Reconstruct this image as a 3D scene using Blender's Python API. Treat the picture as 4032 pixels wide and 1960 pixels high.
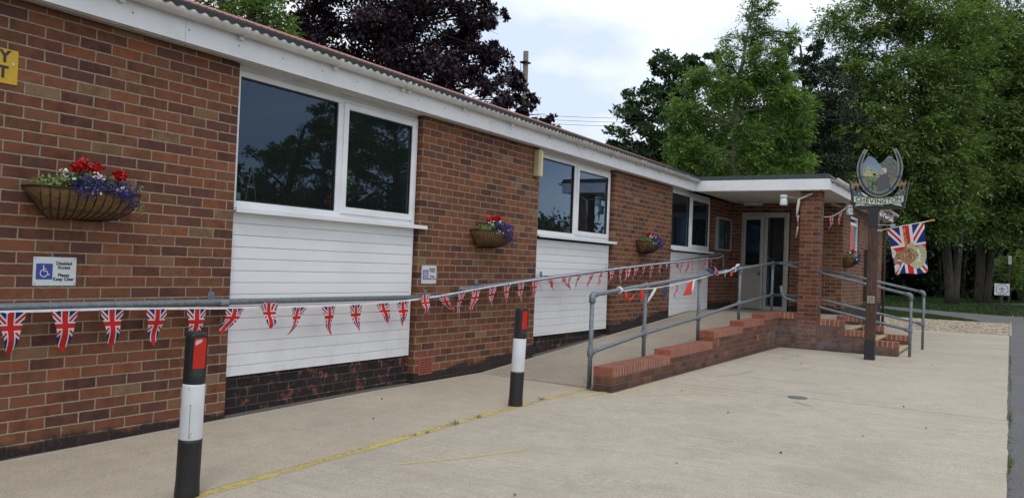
import bpy, bmesh, math, random
import numpy as np
from mathutils import Vector, Matrix
from mathutils.geometry import tessellate_polygon
R_ = math.radians
sc = bpy.context.scene
for o in list(bpy.data.objects): bpy.data.objects.remove(o)
C = sc.collection

# ------------------------------------------------------------ camera (eye at the world origin, ground at z = G)
G = -1.3
cam_d = bpy.data.cameras.new("camera"); cam_d.sensor_width = 36.0; cam_d.lens = 3248.97*36/4032
cam_d.clip_start = 0.05; cam_d.clip_end = 2000
cam = bpy.data.objects.new("camera", cam_d); C.objects.link(cam)
RW = [[0.5168328, -0.8551882, 0.0392040], [0.0357104, -0.0242183, -0.9990687], [0.8553412, 0.5177515, 0.0180223]]
right, up, back = Vector(RW[0]), -Vector(RW[1]), -Vector(RW[2])
cam.matrix_world = Matrix(((right.x, up.x, back.x, 0), (right.y, up.y, back.y, 0), (right.z, up.z, back.z, 0), (0, 0, 0, 1)))
sc.camera = cam
sc.view_settings.view_transform = 'Standard'; sc.view_settings.look = 'None'
sc.view_settings.exposure = -0.04; sc.view_settings.gamma = 1.0
sc.cycles.max_bounces = 6; sc.cycles.transparent_max_bounces = 12

# ------------------------------------------------------------ world: hazy sky under broken white cloud
w = bpy.data.worlds.new("World"); sc.world = w; w.use_nodes = True
nt = w.node_tree; nt.nodes.clear()
out = nt.nodes.new("ShaderNodeOutputWorld"); bg = nt.nodes.new("ShaderNodeBackground")
sky = nt.nodes.new("ShaderNodeTexSky"); sky.sky_type = 'NISHITA'; sky.sun_disc = False
SUN_EL, SUN_AZ = R_(52), R_(235)
sky.sun_elevation = SUN_EL; sky.sun_rotation = SUN_AZ
tc = nt.nodes.new("ShaderNodeTexCoord"); mp = nt.nodes.new("ShaderNodeMapping")
mp.inputs['Scale'].default_value = (1.0, 1.0, 2.6); mp.inputs['Location'].default_value = (0.35, 0.2, 0.1)
nz = nt.nodes.new("ShaderNodeTexNoise"); nz.inputs['Scale'].default_value = 2.3; nz.inputs['Detail'].default_value = 5; nz.inputs['Roughness'].default_value = .52
cr = nt.nodes.new("ShaderNodeValToRGB")
cr.color_ramp.elements[0].position = .40; cr.color_ramp.elements[0].color = (7.9, 9.1, 11.0, 1)
cr.color_ramp.elements[1].position = .575; cr.color_ramp.elements[1].color = (13.6, 13.8, 14.0, 1)
mix = nt.nodes.new("ShaderNodeMix"); mix.data_type = 'RGBA'; mix.inputs['Factor'].default_value = .93
L = nt.links.new
L(tc.outputs['Generated'], mp.inputs['Vector']); L(mp.outputs[0], nz.inputs['Vector']); L(nz.outputs['Fac'], cr.inputs[0])
L(sky.outputs[0], mix.inputs[6]); L(cr.outputs[0], mix.inputs[7]); L(mix.outputs[2], bg.inputs[0])
bg.inputs[1].default_value = .1
L(bg.outputs[0], out.inputs[0])

# ------------------------------------------------------------ sun, veiled by cloud
sd = bpy.data.lights.new("sun", 'SUN'); sd.energy = 0.8; sd.angle = R_(14); sd.color = (1, .96, .9)
sun = bpy.data.objects.new("sun", sd); C.objects.link(sun)
sdir = Vector((math.sin(SUN_AZ)*math.cos(SUN_EL), math.cos(SUN_AZ)*math.cos(SUN_EL), math.sin(SUN_EL)))
sun.rotation_euler = sdir.to_track_quat('Z', 'Y').to_euler()

# ------------------------------------------------------------ node expression helper
class E:
    def __init__(s, m, sock): s.m = m; s.s = sock
    def _op(s, op, *a, clamp=False):
        n = s.m.nt.nodes.new("ShaderNodeMath"); n.operation = op; n.use_clamp = clamp
        for i, v in enumerate((s,)+a):
            if isinstance(v, E): s.m.nt.links.new(v.s, n.inputs[i])
            else: n.inputs[i].default_value = float(v)
        return E(s.m, n.outputs[0])
    def __add__(s, o): return s._op('ADD', o)
    def __radd__(s, o): return s._op('ADD', o)
    def __sub__(s, o): return s._op('SUBTRACT', o)
    def __rsub__(s, o): return (s*-1)+o
    def __mul__(s, o): return s._op('MULTIPLY', o)
    def __rmul__(s, o): return s._op('MULTIPLY', o)
    def __truediv__(s, o): return s._op('DIVIDE', o)
    def abs(s): return s._op('ABSOLUTE')
    def floor(s): return s._op('FLOOR')
    def fract(s): return s._op('FRACT')
    def mod(s, o): return s._op('FLOORED_MODULO', o)
    def min(s, o): return s._op('MINIMUM', o)
    def max(s, o): return s._op('MAXIMUM', o)
    def lt(s, o): return s._op('LESS_THAN', o)
    def gt(s, o): return s._op('GREATER_THAN', o)
    def step(s, a, b):
        n = s.m.nt.nodes.new("ShaderNodeMapRange"); n.interpolation_type = 'SMOOTHSTEP'
        s.m.nt.links.new(s.s, n.inputs[0])
        for i, v in ((1, a), (2, b)):
            if isinstance(v, E): s.m.nt.links.new(v.s, n.inputs[i])
            else: n.inputs[i].default_value = v
        return E(s.m, n.outputs[0])
class M:
    """material builder"""
    def __init__(s, name, col=(.5, .5, .5), rough=.6, metal=0.0, spec=.5):
        s.mat = bpy.data.materials.new(name); s.mat.use_nodes = True; s.nt = s.mat.node_tree
        s.b = s.nt.nodes['Principled BSDF']
        s.b.inputs['Base Color'].default_value = (*col, 1); s.b.inputs['Roughness'].default_value = rough
        s.b.inputs['Metallic'].default_value = metal; s.b.inputs['Specular IOR Level'].default_value = spec
    def pos(s):
        g = s.nt.nodes.new("ShaderNodeNewGeometry"); x = s.nt.nodes.new("ShaderNodeSeparateXYZ")
        s.nt.links.new(g.outputs['Position'], x.inputs[0]); s.g = g
        return [E(s, x.outputs[i]) for i in range(3)]
    def uv(s):
        g = s.nt.nodes.new("ShaderNodeTexCoord"); x = s.nt.nodes.new("ShaderNodeSeparateXYZ")
        s.nt.links.new(g.outputs['UV'], x.inputs[0])
        return [E(s, x.outputs[i]) for i in range(2)]
    def vec(s, x, y, z=0.0):
        n = s.nt.nodes.new("ShaderNodeCombineXYZ")
        for i, v in enumerate((x, y, z)):
            if isinstance(v, E): s.nt.links.new(v.s, n.inputs[i])
            else: n.inputs[i].default_value = v
        return n.outputs[0]
    def noise(s, scale, detail=3, rough=.5, vec=None, sc3=None):
        n = s.nt.nodes.new("ShaderNodeTexNoise"); n.inputs['Scale'].default_value = scale
        n.inputs['Detail'].default_value = detail; n.inputs['Roughness'].default_value = rough
        if vec is None:
            g = s.nt.nodes.new("ShaderNodeNewGeometry"); vec = g.outputs['Position']
        if sc3:
            m = s.nt.nodes.new("ShaderNodeMapping"); m.inputs['Scale'].default_value = sc3; s.nt.links.new(vec, m.inputs[0]); vec = m.outputs[0]
        s.nt.links.new(vec, n.inputs['Vector']); return E(s, n.outputs['Fac'])
    def voro(s, scale, vec=None, feature='F1', out='Distance', sc3=None):
        n = s.nt.nodes.new("ShaderNodeTexVoronoi"); n.inputs['Scale'].default_value = scale; n.feature = feature
        if vec is None:
            g = s.nt.nodes.new("ShaderNodeNewGeometry"); vec = g.outputs['Position']
        if sc3:
            m = s.nt.nodes.new("ShaderNodeMapping"); m.inputs['Scale'].default_value = sc3; s.nt.links.new(vec, m.inputs[0]); vec = m.outputs[0]
        s.nt.links.new(vec, n.inputs['Vector'])
        return n.outputs[out] if out == 'Color' else E(s, n.outputs[out])
    def white(s, x, y, z=0.0):
        n = s.nt.nodes.new("ShaderNodeTexWhiteNoise"); n.noise_dimensions = '3D'
        s.nt.links.new(s.vec(x, y, z), n.inputs['Vector']); return E(s, n.outputs['Value'])
    def ramp(s, e, stops, interp='LINEAR'):
        n = s.nt.nodes.new("ShaderNodeValToRGB"); c = n.color_ramp; c.interpolation = interp
        while len(c.elements) < len(stops): c.elements.new(.5)
        for el, (p, col) in zip(c.elements, stops): el.position = p; el.color = (*col, 1)
        s.nt.links.new(e.s if isinstance(e, E) else e, n.inputs[0]); return n.outputs[0]
    def mix(s, f, a, b, blend='MIX'):
        n = s.nt.nodes.new("ShaderNodeMix"); n.data_type = 'RGBA'; n.blend_type = blend
        if isinstance(f, E): s.nt.links.new(f.s, n.inputs[0])
        else: n.inputs[0].default_value = f
        for i, v in ((6, a), (7, b)):
            if isinstance(v, tuple): n.inputs[i].default_value = (*v, 1)
            elif isinstance(v, E): s.nt.links.new(v.s, n.inputs[i])
            else: s.nt.links.new(v, n.inputs[i])
        return n.outputs[2]
    def color(s, sock): s.nt.links.new(sock, s.b.inputs['Base Color'])
    def rough(s, e): s.nt.links.new(e.s, s.b.inputs['Roughness'])
    def bump(s, e, dist=.01, strength=1.0):
        n = s.nt.nodes.new("ShaderNodeBump"); n.inputs['Distance'].default_value = dist; n.inputs['Strength'].default_value = strength
        s.nt.links.new(e.s, n.inputs['Height']); s.nt.links.new(n.outputs[0], s.b.inputs['Normal'])

def plain(name, col, rough=.6, metal=0, var=.12, scale=14, bump=0, spec=.5):
    m = M(name, col, rough, metal, spec); n = m.noise(scale, 4, .6)
    lo = tuple(c*(1-var) for c in col); hi = tuple(min(1, c*(1+var)) for c in col)
    m.color(m.ramp(n, [(.3, lo), (.7, hi)]))
    if bump: m.bump(m.noise(scale*6, 3), bump)
    return m.mat

def brick_mat(name, palette, mortar, u0=8.05, z0=-.117, bl=.225, bh=.075, joint=.0052, off=.5, stain=None, mort_var=.25, rough=.85, dark=1.0):
    m = M(name, rough=rough, spec=.25)
    x, y, z = m.pos()
    wn = m.noise(22, 3, .6); wn2 = m.noise(27, 3, .6)
    u = x+y+(wn-.5)*.009; v = z+(wn2-.5)*.008
    rr = (v-z0)/bh; row = rr.floor(); par = row.mod(2.0)
    uu = (u-u0)/bl+par*off; col = uu.floor()
    fu = uu.fract()*bl; fv = rr.fract()*bh
    d = fu.min(bl-fu).min(fv.min(bh-fv))
    mask = d.step(joint-.0018, joint+.0018)
    h = m.white(col, row, 3.3)
    base = m.ramp(h, palette)
    h2 = m.white(col, row, 9.1)
    base = m.mix(.6, base, m.ramp(m.noise(11, 5, .7)+(h2-.5)*.25, [(.3, (.35, .35, .38)), (.55, (1, 1, 1)), (.8, (1.25, 1.15, 1.05))]), 'MULTIPLY')
    base = m.mix(.35, base, m.ramp(m.noise(260, 2, .7), [(.3, (.5, .5, .5)), (.7, (1.3, 1.3, 1.3))]), 'MULTIPLY')
    mc = m.ramp(m.noise(40, 3, .7), [(.25, tuple(c*(1-mort_var) for c in mortar)), (.75, tuple(c*(1+mort_var) for c in mortar))])
    colr = m.mix(mask, mc, base)
    if stain: colr = stain(m, x, y, z, colr, mask)
    m.color(colr)
    m.bump(mask*.8+m.noise(120, 3, .7)*.35, .006)
    return m.mat

PAL = [(0, (.100, .044, .037)), (.13, (.126, .051, .037)), (.30, (.162, .061, .037)), (.52, (.188, .070, .038)), (.72, (.165, .074, .044)), (.87, (.238, .081, .037)), (.95, (.195, .108, .062)), (1, (.22, .135, .08))]
MORT = (.285, .235, .16)
def stain_base(m, x, y, z, col, mask):
    # black bitumen paint along the foot of the wall, following the path and ramp
    line = (x-8.05).max(0.0).min(7.3)*.0687-1.29+(x-5.6).max(0.0).min(2.2)*.05
    n = m.noise(3.2, 4, .6); n2 = m.noise(30, 3, .7)
    e = (z-line)+(n-.5)*.22+(n2-.5)*.05
    k = 1-e.step(.02, .075)
    soot = m.mix(n2.step(.52, .7), (.016, .016, .018), (.07, .04, .035))
    return m.mix(k*.9, col, soot)
def stain_plinth(m, x, y, z, col, mask):
    n2 = m.noise(16, 4, .72); n3 = m.noise(5, 3, .6)
    k = (n2*.75+n3*.35).step(.66, .56)
    k = 1-(n2*.7+n3*.4).step(.56, .66)
    return m.mix(k*(mask*.22+.72), col, (.014, .014, .016))
def stain_low(m, x, y, z, col, mask):
    n = m.noise(4, 4, .6); n2 = m.noise(18, 4, .7)
    # pale lime bloom round the inner corner and pillar foot
    near = (x-15.2).abs().step(1.3, .1)*(z+.95).step(.25, -.1)
    k = near*(n+n2*.5).step(.55, .95)
    col = m.mix(k*.5, col, (.24, .235, .24))
    return m.mix((z+1.3).step(.16, .0)*(n2).step(.3, .7)*.6, col, (.05, .045, .045))
B_WALL = brick_mat("house_brick", PAL, MORT, stain=stain_base)
B_PLINTH = brick_mat("tarred_brick", [(0, (.07, .03, .03)), (.6, (.2, .06, .05)), (1, (.28, .09, .06))], (.20, .18, .15), stain=stain_plinth)
B_LOW = brick_mat("ramp_wall_brick", [(0, (.11, .052, .042)), (.5, (.15, .064, .046)), (.85, (.175, .078, .052)), (1, (.27, .095, .055))], (.15, .125, .10), u0=11.47, z0=-1.3, stain=stain_low)
B_PIL = brick_mat("pillar_brick", [(0, (.11, .044, .036)), (.3, (.155, .058, .038)), (.6, (.195, .070, .040)), (.8, (.17, .082, .050)), (1, (.23, .082, .045))], (.24, .19, .14), u0=18.46, z0=-.05, stain=stain_low)
B_COP = brick_mat("engineering_brick", [(0, (.30, .062, .035)), (.5, (.34, .075, .04)), (1, (.40, .10, .055))], (.36, .27, .17), u0=11.475, z0=-3.0, bl=.075, bh=4.0, joint=.0058, off=0, mort_var=.15, rough=.6)
B_COPX = brick_mat("engineering_brick_top", [(0, (.27, .07, .05)), (.5, (.30, .08, .06)), (1, (.36, .10, .07))], (.22, .12, .09), u0=11.475, z0=-3.0, bl=.075, bh=4.0, joint=.003, off=0, mort_var=.15, rough=.6)

UPVC = M("white_upvc", (.74, .755, .78), .35); 
_n = UPVC.noise(2.5, 4, .6, sc3=(1, 1, 2)); UPVC.color(UPVC.ramp(_n, [(.25, (.66, .67, .69)), (.6, (.76, .77, .79))])); UPVC = UPVC.mat
_m = M("white_cladding", (.7, .7, .72), .4); _n = _m.noise(1.4, 5, .65, sc3=(1, 1, 2.5)); _c = _m.ramp(_n, [(.25, (.68, .69, .71)), (.6, (.76, .775, .80))])
_r = _m.noise(60, 2, .5); _c = _m.mix((1-_r.step(.2, .27))*.35, _c, (.4, .36, .3))
_x, _y, _z = _m.pos(); _s = _m.noise(3.2, 4, .65); _c = _m.mix((_s.step(.50, .68))*((_z+.62).abs().step(.28, .05))*.16, _c, (.46, .36, .29))
_g = _m.noise(18, 3, .7, sc3=(1, 1, .25)); _c = _m.mix(_g.step(.5, .7)*(_z+.72).step(.1, -.25)*.2, _c, (.42, .40, .36)); _m.color(_c); CLAD = _m.mat
_m = M("weathered_soffit", (.55, .52, .47), .6); _n = _m.noise(6, 4, .6, sc3=(1, 4, 4)); _m.color(_m.ramp(_n, [(.3, (.42, .39, .35)), (.7, (.62, .60, .56))])); SOFF = _m.mat
_m = M("white_fascia", (.7, .7, .72), .45); _n = _m.noise(3, 5, .65); _c = _m.ramp(_n, [(.25, (.62, .63, .64)), (.55, (.74, .75, .77))])
_d = _m.noise(90, 2, .5); _c = _m.mix((1-_d.step(.22, .3))*.5, _c, (.42, .42, .38)); _m.color(_c); FASC = _m.mat
_m = M("old_gutter", (.66, .65, .62), .4); _n = _m.noise(5, 5, .65); _m.color(_m.ramp(_n, [(.25, (.52, .50, .46)), (.6, (.70, .69, .67))])); GUTT = _m.mat
SCREW = plain("screw_head", (.2, .2, .21), .4, .6)
_m = M("galvanised_tube", (.16, .19, .22), .55, .25); _n = _m.noise(30, 4, .7); _m.color(_m.ramp(_n, [(.3, (.11, .135, .155)), (.7, (.23, .26, .29))])); _m.bump(_m.noise(220, 2), .001); TUBE = _m.mat
BLACKP = plain("black_plastic", (.012, .012, .013), .5, 0, .3, 9)
WHITEP = plain("white_sleeve", (.66, .69, .73), .35, 0, .06, 6)
REDR = plain("red_reflector", (.50, .020, .012), .3, 0, .15, 30)
SCRATCH = plain("scratch_mark", (.08, .08, .085), .6)
_m = M("red_roof_sheet", (.33, .09, .07), .7); _n = _m.noise(8, 4, .6); _m.color(_m.ramp(_n, [(.3, (.28, .10, .08)), (.7, (.42, .19, .15))])); ROOFR = _m.mat
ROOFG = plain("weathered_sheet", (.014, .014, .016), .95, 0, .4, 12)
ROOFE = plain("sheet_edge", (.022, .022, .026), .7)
FELT = plain("roofing_felt", (.055, .065, .07), .9, 0, .25, 30, .003)
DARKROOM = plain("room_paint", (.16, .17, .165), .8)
WOODDK = plain("dark_stained_wood", (.035, .022, .016), .6, 0, .3, 12)
GREYM = plain("grey_frame", (.28, .29, .3), .5)
PAPER = plain("paper", (.42, .42, .41), .8, 0, .1, 20)
DOORW = plain("door_frame_white", (.38, .37, .34), .45, 0, .1, 5)
BLACKI = plain("black_iron", (.012, .012, .014), .5)
def glass_mat(name, tint=(.66, .71, .71), boost=1.7):
    m = bpy.data.materials.new(name); m.use_nodes = True; t = m.node_tree; t.nodes.clear()
    o = t.nodes.new("ShaderNodeOutputMaterial"); a = t.nodes.new("ShaderNodeBsdfTransparent"); g = t.nodes.new("ShaderNodeBsdfGlossy")
    a.inputs[0].default_value = (*tint, 1); g.inputs['Roughness'].default_value = .012; g.inputs[0].default_value = (.52, .72, 1, 1)
    f = t.nodes.new("ShaderNodeFresnel"); f.inputs[0].default_value = 1.5
    k = t.nodes.new("ShaderNodeMath"); k.operation = 'MULTIPLY'; k.use_clamp = True; k.inputs[1].default_value = boost
    mx = t.nodes.new("ShaderNodeMixShader"); ge = t.nodes.new("ShaderNodeNewGeometry"); fr = t.nodes.new("ShaderNodeMath"); fr.operation = 'SUBTRACT'; fr.inputs[0].default_value = 1
    kk = t.nodes.new("ShaderNodeMath"); kk.operation = 'MULTIPLY'; t.links.new(ge.outputs['Backfacing'], fr.inputs[1]); t.links.new(fr.outputs[0], kk.inputs[1]); t.links.new(k.outputs[0], kk.inputs[0])
    t.links.new(f.outputs[0], k.inputs[0]); t.links.new(kk.outputs[0], mx.inputs[0]); t.links.new(a.outputs[0], mx.inputs[1]); t.links.new(g.outputs[0], mx.inputs[2])
    d = t.nodes.new("ShaderNodeBsdfDiffuse"); d.inputs[0].default_value = (.30, .34, .34, 1); m2 = t.nodes.new("ShaderNodeMixShader"); m2.inputs[0].default_value = .02
    t.links.new(mx.outputs[0], m2.inputs[1]); t.links.new(d.outputs[0], m2.inputs[2]); t.links.new(m2.outputs[0], o.inputs[0]); return m
GLASS = glass_mat("window_glass")

# ------------------------------------------------------------ mesh helpers
class MB:
    def __init__(s): s.v = []; s.f = []; s.mi = []; s.uv = {}; s.sm = []
    def add(s, vs, fs, mi=0, smooth=False):
        k = len(s.v); s.v += [tuple(p) for p in vs]
        for f in fs: s.f.append(tuple(i+k for i in f)); s.mi.append(mi); s.sm.append(smooth)
    def box(s, x0, x1, y0, y1, z0, z1, mi=0):
        vs = [(x, y, z) for x in (x0, x1) for y in (y0, y1) for z in (z0, z1)]
        s.add(vs, [(0, 1, 3, 2), (4, 6, 7, 5), (0, 4, 5, 1), (2, 3, 7, 6), (0, 2, 6, 4), (1, 5, 7, 3)], mi); return s
    def obox(s, o, ax, ay, az, mi=0):
        o, ax, ay, az = map(Vector, (o, ax, ay, az))
        vs = [o+ax*i+ay*j+az*k for i in (0, 1) for j in (0, 1) for k in (0, 1)]
        s.add(vs, [(0, 1, 3, 2), (4, 6, 7, 5), (0, 4, 5, 1), (2, 3, 7, 6), (0, 2, 6, 4), (1, 5, 7, 3)], mi); return s
    def tube(s, pts, r, n=12, mi=0, caps=True, smooth=True):
        pts = [Vector(p) for p in pts]; rs = r if isinstance(r, (list, tuple)) else [r]*len(pts)
        k = len(s.v); prev = None
        for i, p in enumerate(pts):
            d = (pts[min(i+1, len(pts)-1)]-pts[max(i-1, 0)]).normalized()
            if prev is None:
                a = Vector((0, 0, 1)) if abs(d.z) < .9 else Vector((1, 0, 0))
                a = a.cross(d).normalized()
            else: a = (prev-d*prev.dot(d)).normalized()
            prev = a; b = d.cross(a)
            for j in range(n):
                t = 2*math.pi*j/n; s.v.append(tuple(p+(a*math.cos(t)+b*math.sin(t))*rs[i]))
        for i in range(len(pts)-1):
            for j in range(n):
                s.f.append((k+i*n+j, k+i*n+(j+1) % n, k+(i+1)*n+(j+1) % n, k+(i+1)*n+j)); s.mi.append(mi); s.sm.append(smooth)
        if caps:
            s.f.append(tuple(k+j for j in range(n))[::-1]); s.mi.append(mi); s.sm.append(False)
            s.f.append(tuple(k+(len(pts)-1)*n+j for j in range(n))); s.mi.append(mi); s.sm.append(False)
        return s
    def lathe(s, c, prof, n=24, mi=0, axis='z', smooth=True):
        c = Vector(c); k = len(s.v)
        for r, h in prof:
            for j in range(n):
                t = 2*math.pi*j/n; a, b = r*math.cos(t), r*math.sin(t)
                s.v.append(tuple(c+Vector({'z': (a, b, h), 'y': (a, h, b), 'x': (h, a, b)}[axis])))
        for i in range(len(prof)-1):
            for j in range(n):
                s.f.append((k+i*n+j, k+i*n+(j+1) % n, k+(i+1)*n+(j+1) % n, k+(i+1)*n+j)); s.mi.append(mi); s.sm.append(smooth)
        s.f.append(tuple(k+j for j in range(n))[::-1]); s.mi.append(mi); s.sm.append(False)
        s.f.append(tuple(k+(len(prof)-1)*n+j for j in range(n))); s.mi.append(mi); s.sm.append(False); return s
    def sphere(s, c, r, n=12, mi=0, sz=1.0):
        pr = [(max(r*math.sin(math.pi*i/8), r*.02), -r*sz*math.cos(math.pi*i/8)) for i in range(9)]
        return s.lathe(c, pr, n, mi)
    def poly(s, outline, fr, th, mi=0):
        """flat shape of real thickness: outline 2-D, fr(a,b,d)->xyz, d = 0 front, th back"""
        n = len(outline); tri = tessellate_polygon([[Vector((a, b, 0)) for a, b in outline]])
        vs = [fr(a, b, 0) for a, b in outline]+[fr(a, b, th) for a, b in outline]
        fs = [tuple(t) for t in tri]+[tuple(n+i for i in t[::-1]) for t in tri]+[(i, (i+1) % n, n+(i+1) % n, n+i) for i in range(n)]
        s.add(vs, fs, mi); return s
def T(o, label=None, cat=None, group=None, kind=None):
    if label: o['label'] = label
    if cat: o['category'] = cat
    if group: o['group'] = group
    if kind: o['kind'] = kind
    return o
def origin(p):
    v = Vector((0, 0, 0))
    while p is not None: v += Vector(p.location); p = p.parent
    return v
def mesh(name, mb, mats, parent=None, bevel=0, fix=True, seg=2):
    if not isinstance(mats, (list, tuple)): mats = [mats]
    me = bpy.data.meshes.new(name); o0 = origin(parent)
    me.from_pydata([(a-o0.x, b-o0.y, c-o0.z) for a, b, c in mb.v], [], mb.f)
    for m in mats: me.materials.append(m)
    me.polygons.foreach_set('material_index', mb.mi); me.polygons.foreach_set('use_smooth', mb.sm); me.update()
    if fix:
        bm = bmesh.new(); bm.from_mesh(me); bmesh.ops.recalc_face_normals(bm, faces=bm.faces); bm.to_mesh(me); bm.free()
    o = bpy.data.objects.new(name, me); C.objects.link(o); o.parent = parent
    if bevel:
        b = o.modifiers.new("edge", 'BEVEL'); b.width = bevel; b.segments = seg; b.limit_method = 'ANGLE'
    return o
def empty(name, loc, label=None, cat=None, group=None, kind=None):
    o = bpy.data.objects.new(name, None); C.objects.link(o); o.location = loc; o.empty_display_size = .1
    return T(o, label, cat, group, kind)
def text_mb(txt, size, bold=0.0, ext=.0008, align='CENTER', shear=0):
    cu = bpy.data.curves.new("lettering", 'FONT'); cu.body = txt; cu.size = size; cu.offset = bold; cu.extrude = ext; cu.align_x = align
    cu.shear = shear; cu.resolution_u = 3
    o = bpy.data.objects.new("lettering", cu); me = bpy.data.meshes.new_from_object(o)
    vs = [tuple(v.co) for v in me.vertices]; fs = [tuple(p.vertices) for p in me.polygons]
    bpy.data.objects.remove(o); bpy.data.meshes.remove(me); bpy.data.curves.remove(cu); return vs, fs
def put_text(mb, txt, size, fr, bold=0, mi=0, align='CENTER', shear=0, th=.0008):
    """fr(a,b,d) maps text plane to world (d negative = towards the reader)"""
    vs, fs = text_mb(txt, size, bold, th, align, shear)
    mb.add([fr(a, b, -c) for a, b, c in vs], fs, mi)

# ============================================================ SETTING
def gz(x): return G-.0135*min(9, max(0.0, 6.2-x))
def grid_sheet(name, xs, ys, zf, mat, edge=None, kind='structure', thick=.0):
    b = MB(); nx, ny = len(xs), len(ys)
    vs = []
    for i, x in enumerate(xs):
        for j, y in enumerate(ys):
            yy = y
            if edge and j == 0: yy = y+edge(x)
            vs.append((x, yy, zf(x, y)))
    fs = [(i*ny+j, (i+1)*ny+j, (i+1)*ny+j+1, i*ny+j+1) for i in range(nx-1) for j in range(ny-1)]
    if thick:   # skirt round the slab so that its edge is a real step
        k = len(vs); ring = [(i, 0) for i in range(nx)]+[(nx-1, j) for j in range(1, ny)]+[(i, ny-1) for i in range(nx-2, -1, -1)]+[(0, j) for j in range(ny-2, 0, -1)]
        for i, j in ring: v = vs[i*ny+j]; vs.append((v[0], v[1], v[2]-thick))
        for t in range(len(ring)):
            a, b2 = ring[t], ring[(t+1) % len(ring)]
            fs.append((a[0]*ny+a[1], k+t, k+(t+1) % len(ring), b2[0]*ny+b2[1]))
    b.add(vs, fs); o = mesh(name, b, mat, fix=False); return T(o, kind=kind)

def concrete(name, base, tamp=True, dark=1.0, coarse=1.0):
    m = M(name, rough=.9, spec=.2); x, y, z = m.pos()
    big = m.noise(.7, 6, .66); mid = m.noise(6, 4, .65)
    c0 = tuple(v*.84 for v in base); c1 = tuple(v*1.1 for v in base)
    col = m.ramp(big*.6+mid*.4, [(.32, c0), (.66, c1)])
    # exposed fines: pale and dark grains of several sizes
    g1 = m.noise(95*coarse, 3, .75); g2 = m.noise(240, 2, .7)
    col = m.mix(.62, col, m.ramp(g1, [(.30, (.45, .45, .46)), (.46, (.95, .95, .95)), (.56, (1.03, 1.03, 1.03)), (.70, (1.6, 1.58, 1.55))]), 'MULTIPLY')
    col = m.mix(.5, col, m.ramp(g2, [(.3, (.65, .65, .65)), (.7, (1.3, 1.3, 1.3))]), 'MULTIPLY')
    sp = m.voro(70, sc3=(1, 1, 1)); n = m.noise(8, 2)
    col = m.mix((1-sp.step(.10, .16))*n.step(.5, .62)*.55, col, (.10, .08, .06))
    sp2 = m.voro(52); col = m.mix((1-sp2.step(.12, .2))*(1-n.step(.4, .5))*.6, col, (.62, .58, .5))
    h = g1*.5+mid*.5
    if tamp:
        t = m.noise(6, 4, .7, sc3=(7, .22, 1)); st = m.noise(1.1, 3, .6)
        col = m.mix(.36, col, m.ramp(t, [(.3, (.66, .65, .64)), (.5, (1, 1, 1)), (.7, (1.18, 1.17, 1.15))]), 'MULTIPLY')
        # faint brushed sweeps
        s = m.noise(5, 3, .6, sc3=(1.2, 14, 1)); k = m.noise(.8, 3, .5)
        col = m.mix(k.step(.5, .62)*s.step(.56, .66)*.35, col, tuple(min(1, v*1.35) for v in base))
        # tyre and damp patches
        col = m.mix((1-k.step(.30, .44))*.22, col, (.20, .18, .155))
        pn = m.noise(1.35, 5, .7); col = m.mix(pn.step(.56, .60)*.10, col, (.22, .20, .18)); col = m.mix((1-m.noise(2.3, 5, .75).step(.36, .40))*.14, col, (.60, .56, .50))
        oil = m.voro(.9); col = m.mix((1-oil.step(.02, .13))*m.noise(7, 3, .7).step(.4, .6)*.28, col, (.16, .145, .13))
        h = h+t*.5
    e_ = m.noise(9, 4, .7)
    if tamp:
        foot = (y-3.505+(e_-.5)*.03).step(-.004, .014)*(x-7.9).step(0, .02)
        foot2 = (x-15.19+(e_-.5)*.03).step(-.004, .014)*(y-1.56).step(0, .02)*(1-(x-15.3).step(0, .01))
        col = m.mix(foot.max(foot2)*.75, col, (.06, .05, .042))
    else:
        fil = (y-5.215+(e_-.5)*.07).step(-.006, .012); col = m.mix(fil*.55, col, (.52, .50, .46)); d2 = (y-5.245+(e_-.5)*.03).step(-.004, .01); col = m.mix(d2*.8, col, (.05, .045, .04))
    m.color(col); m.bump(h, .008); return m.mat
CONC = concrete("brushed_concrete", (.452, .398, .325))
PATHC = concrete("path_concrete", (.448, .388, .308), tamp=False)
RAMPC = concrete("ramp_concrete", (.36, .31, .245), tamp=False, coarse=.5)
STEPC = concrete("step_concrete", (.30, .29, .26), tamp=False)
_m = M("asphalt", rough=.9); g = _m.noise(120, 3, .75); c = _m.ramp(g, [(.3, (.05, .048, .05)), (.5, (.13, .125, .128)), (.72, (.30, .29, .29))])
c = _m.mix(.4, c, _m.ramp(_m.noise(1.5, 4), [(.3, (.7, .7, .7)), (.7, (1.25, 1.25, 1.25))]), 'MULTIPLY'); _m.color(c); _m.bump(g, .01); ASPH = _m.mat
_m = M("pea_gravel", rough=.85); vc = _m.voro(13, out='Color'); vd = _m.voro(13)
sx = _m.nt.nodes.new("ShaderNodeSeparateXYZ"); _m.nt.links.new(vc, sx.inputs[0]); e = E(_m, sx.outputs[0])
c = _m.ramp(e, [(0, (.18, .12, .07)), (.3, (.42, .31, .19)), (.6, (.56, .46, .33)), (.85, (.72, .66, .56)), (1, (.36, .22, .13))])
c = _m.mix(vd.step(.4, .66)*.7, c, (.06, .045, .03)); _m.color(c); _m.bump(1-vd, .04); GRAV = _m.mat
_m = M("grass_ground", rough=.95, spec=.1); n = _m.noise(3, 5, .7); c = _m.ramp(n, [(.3, (.011, .017, .007)), (.5, (.020, .034, .011)), (.7, (.035, .058, .018))]); _m.color(c); _m.bump(_m.noise(40, 3), .05); GRND = _m.mat

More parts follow.
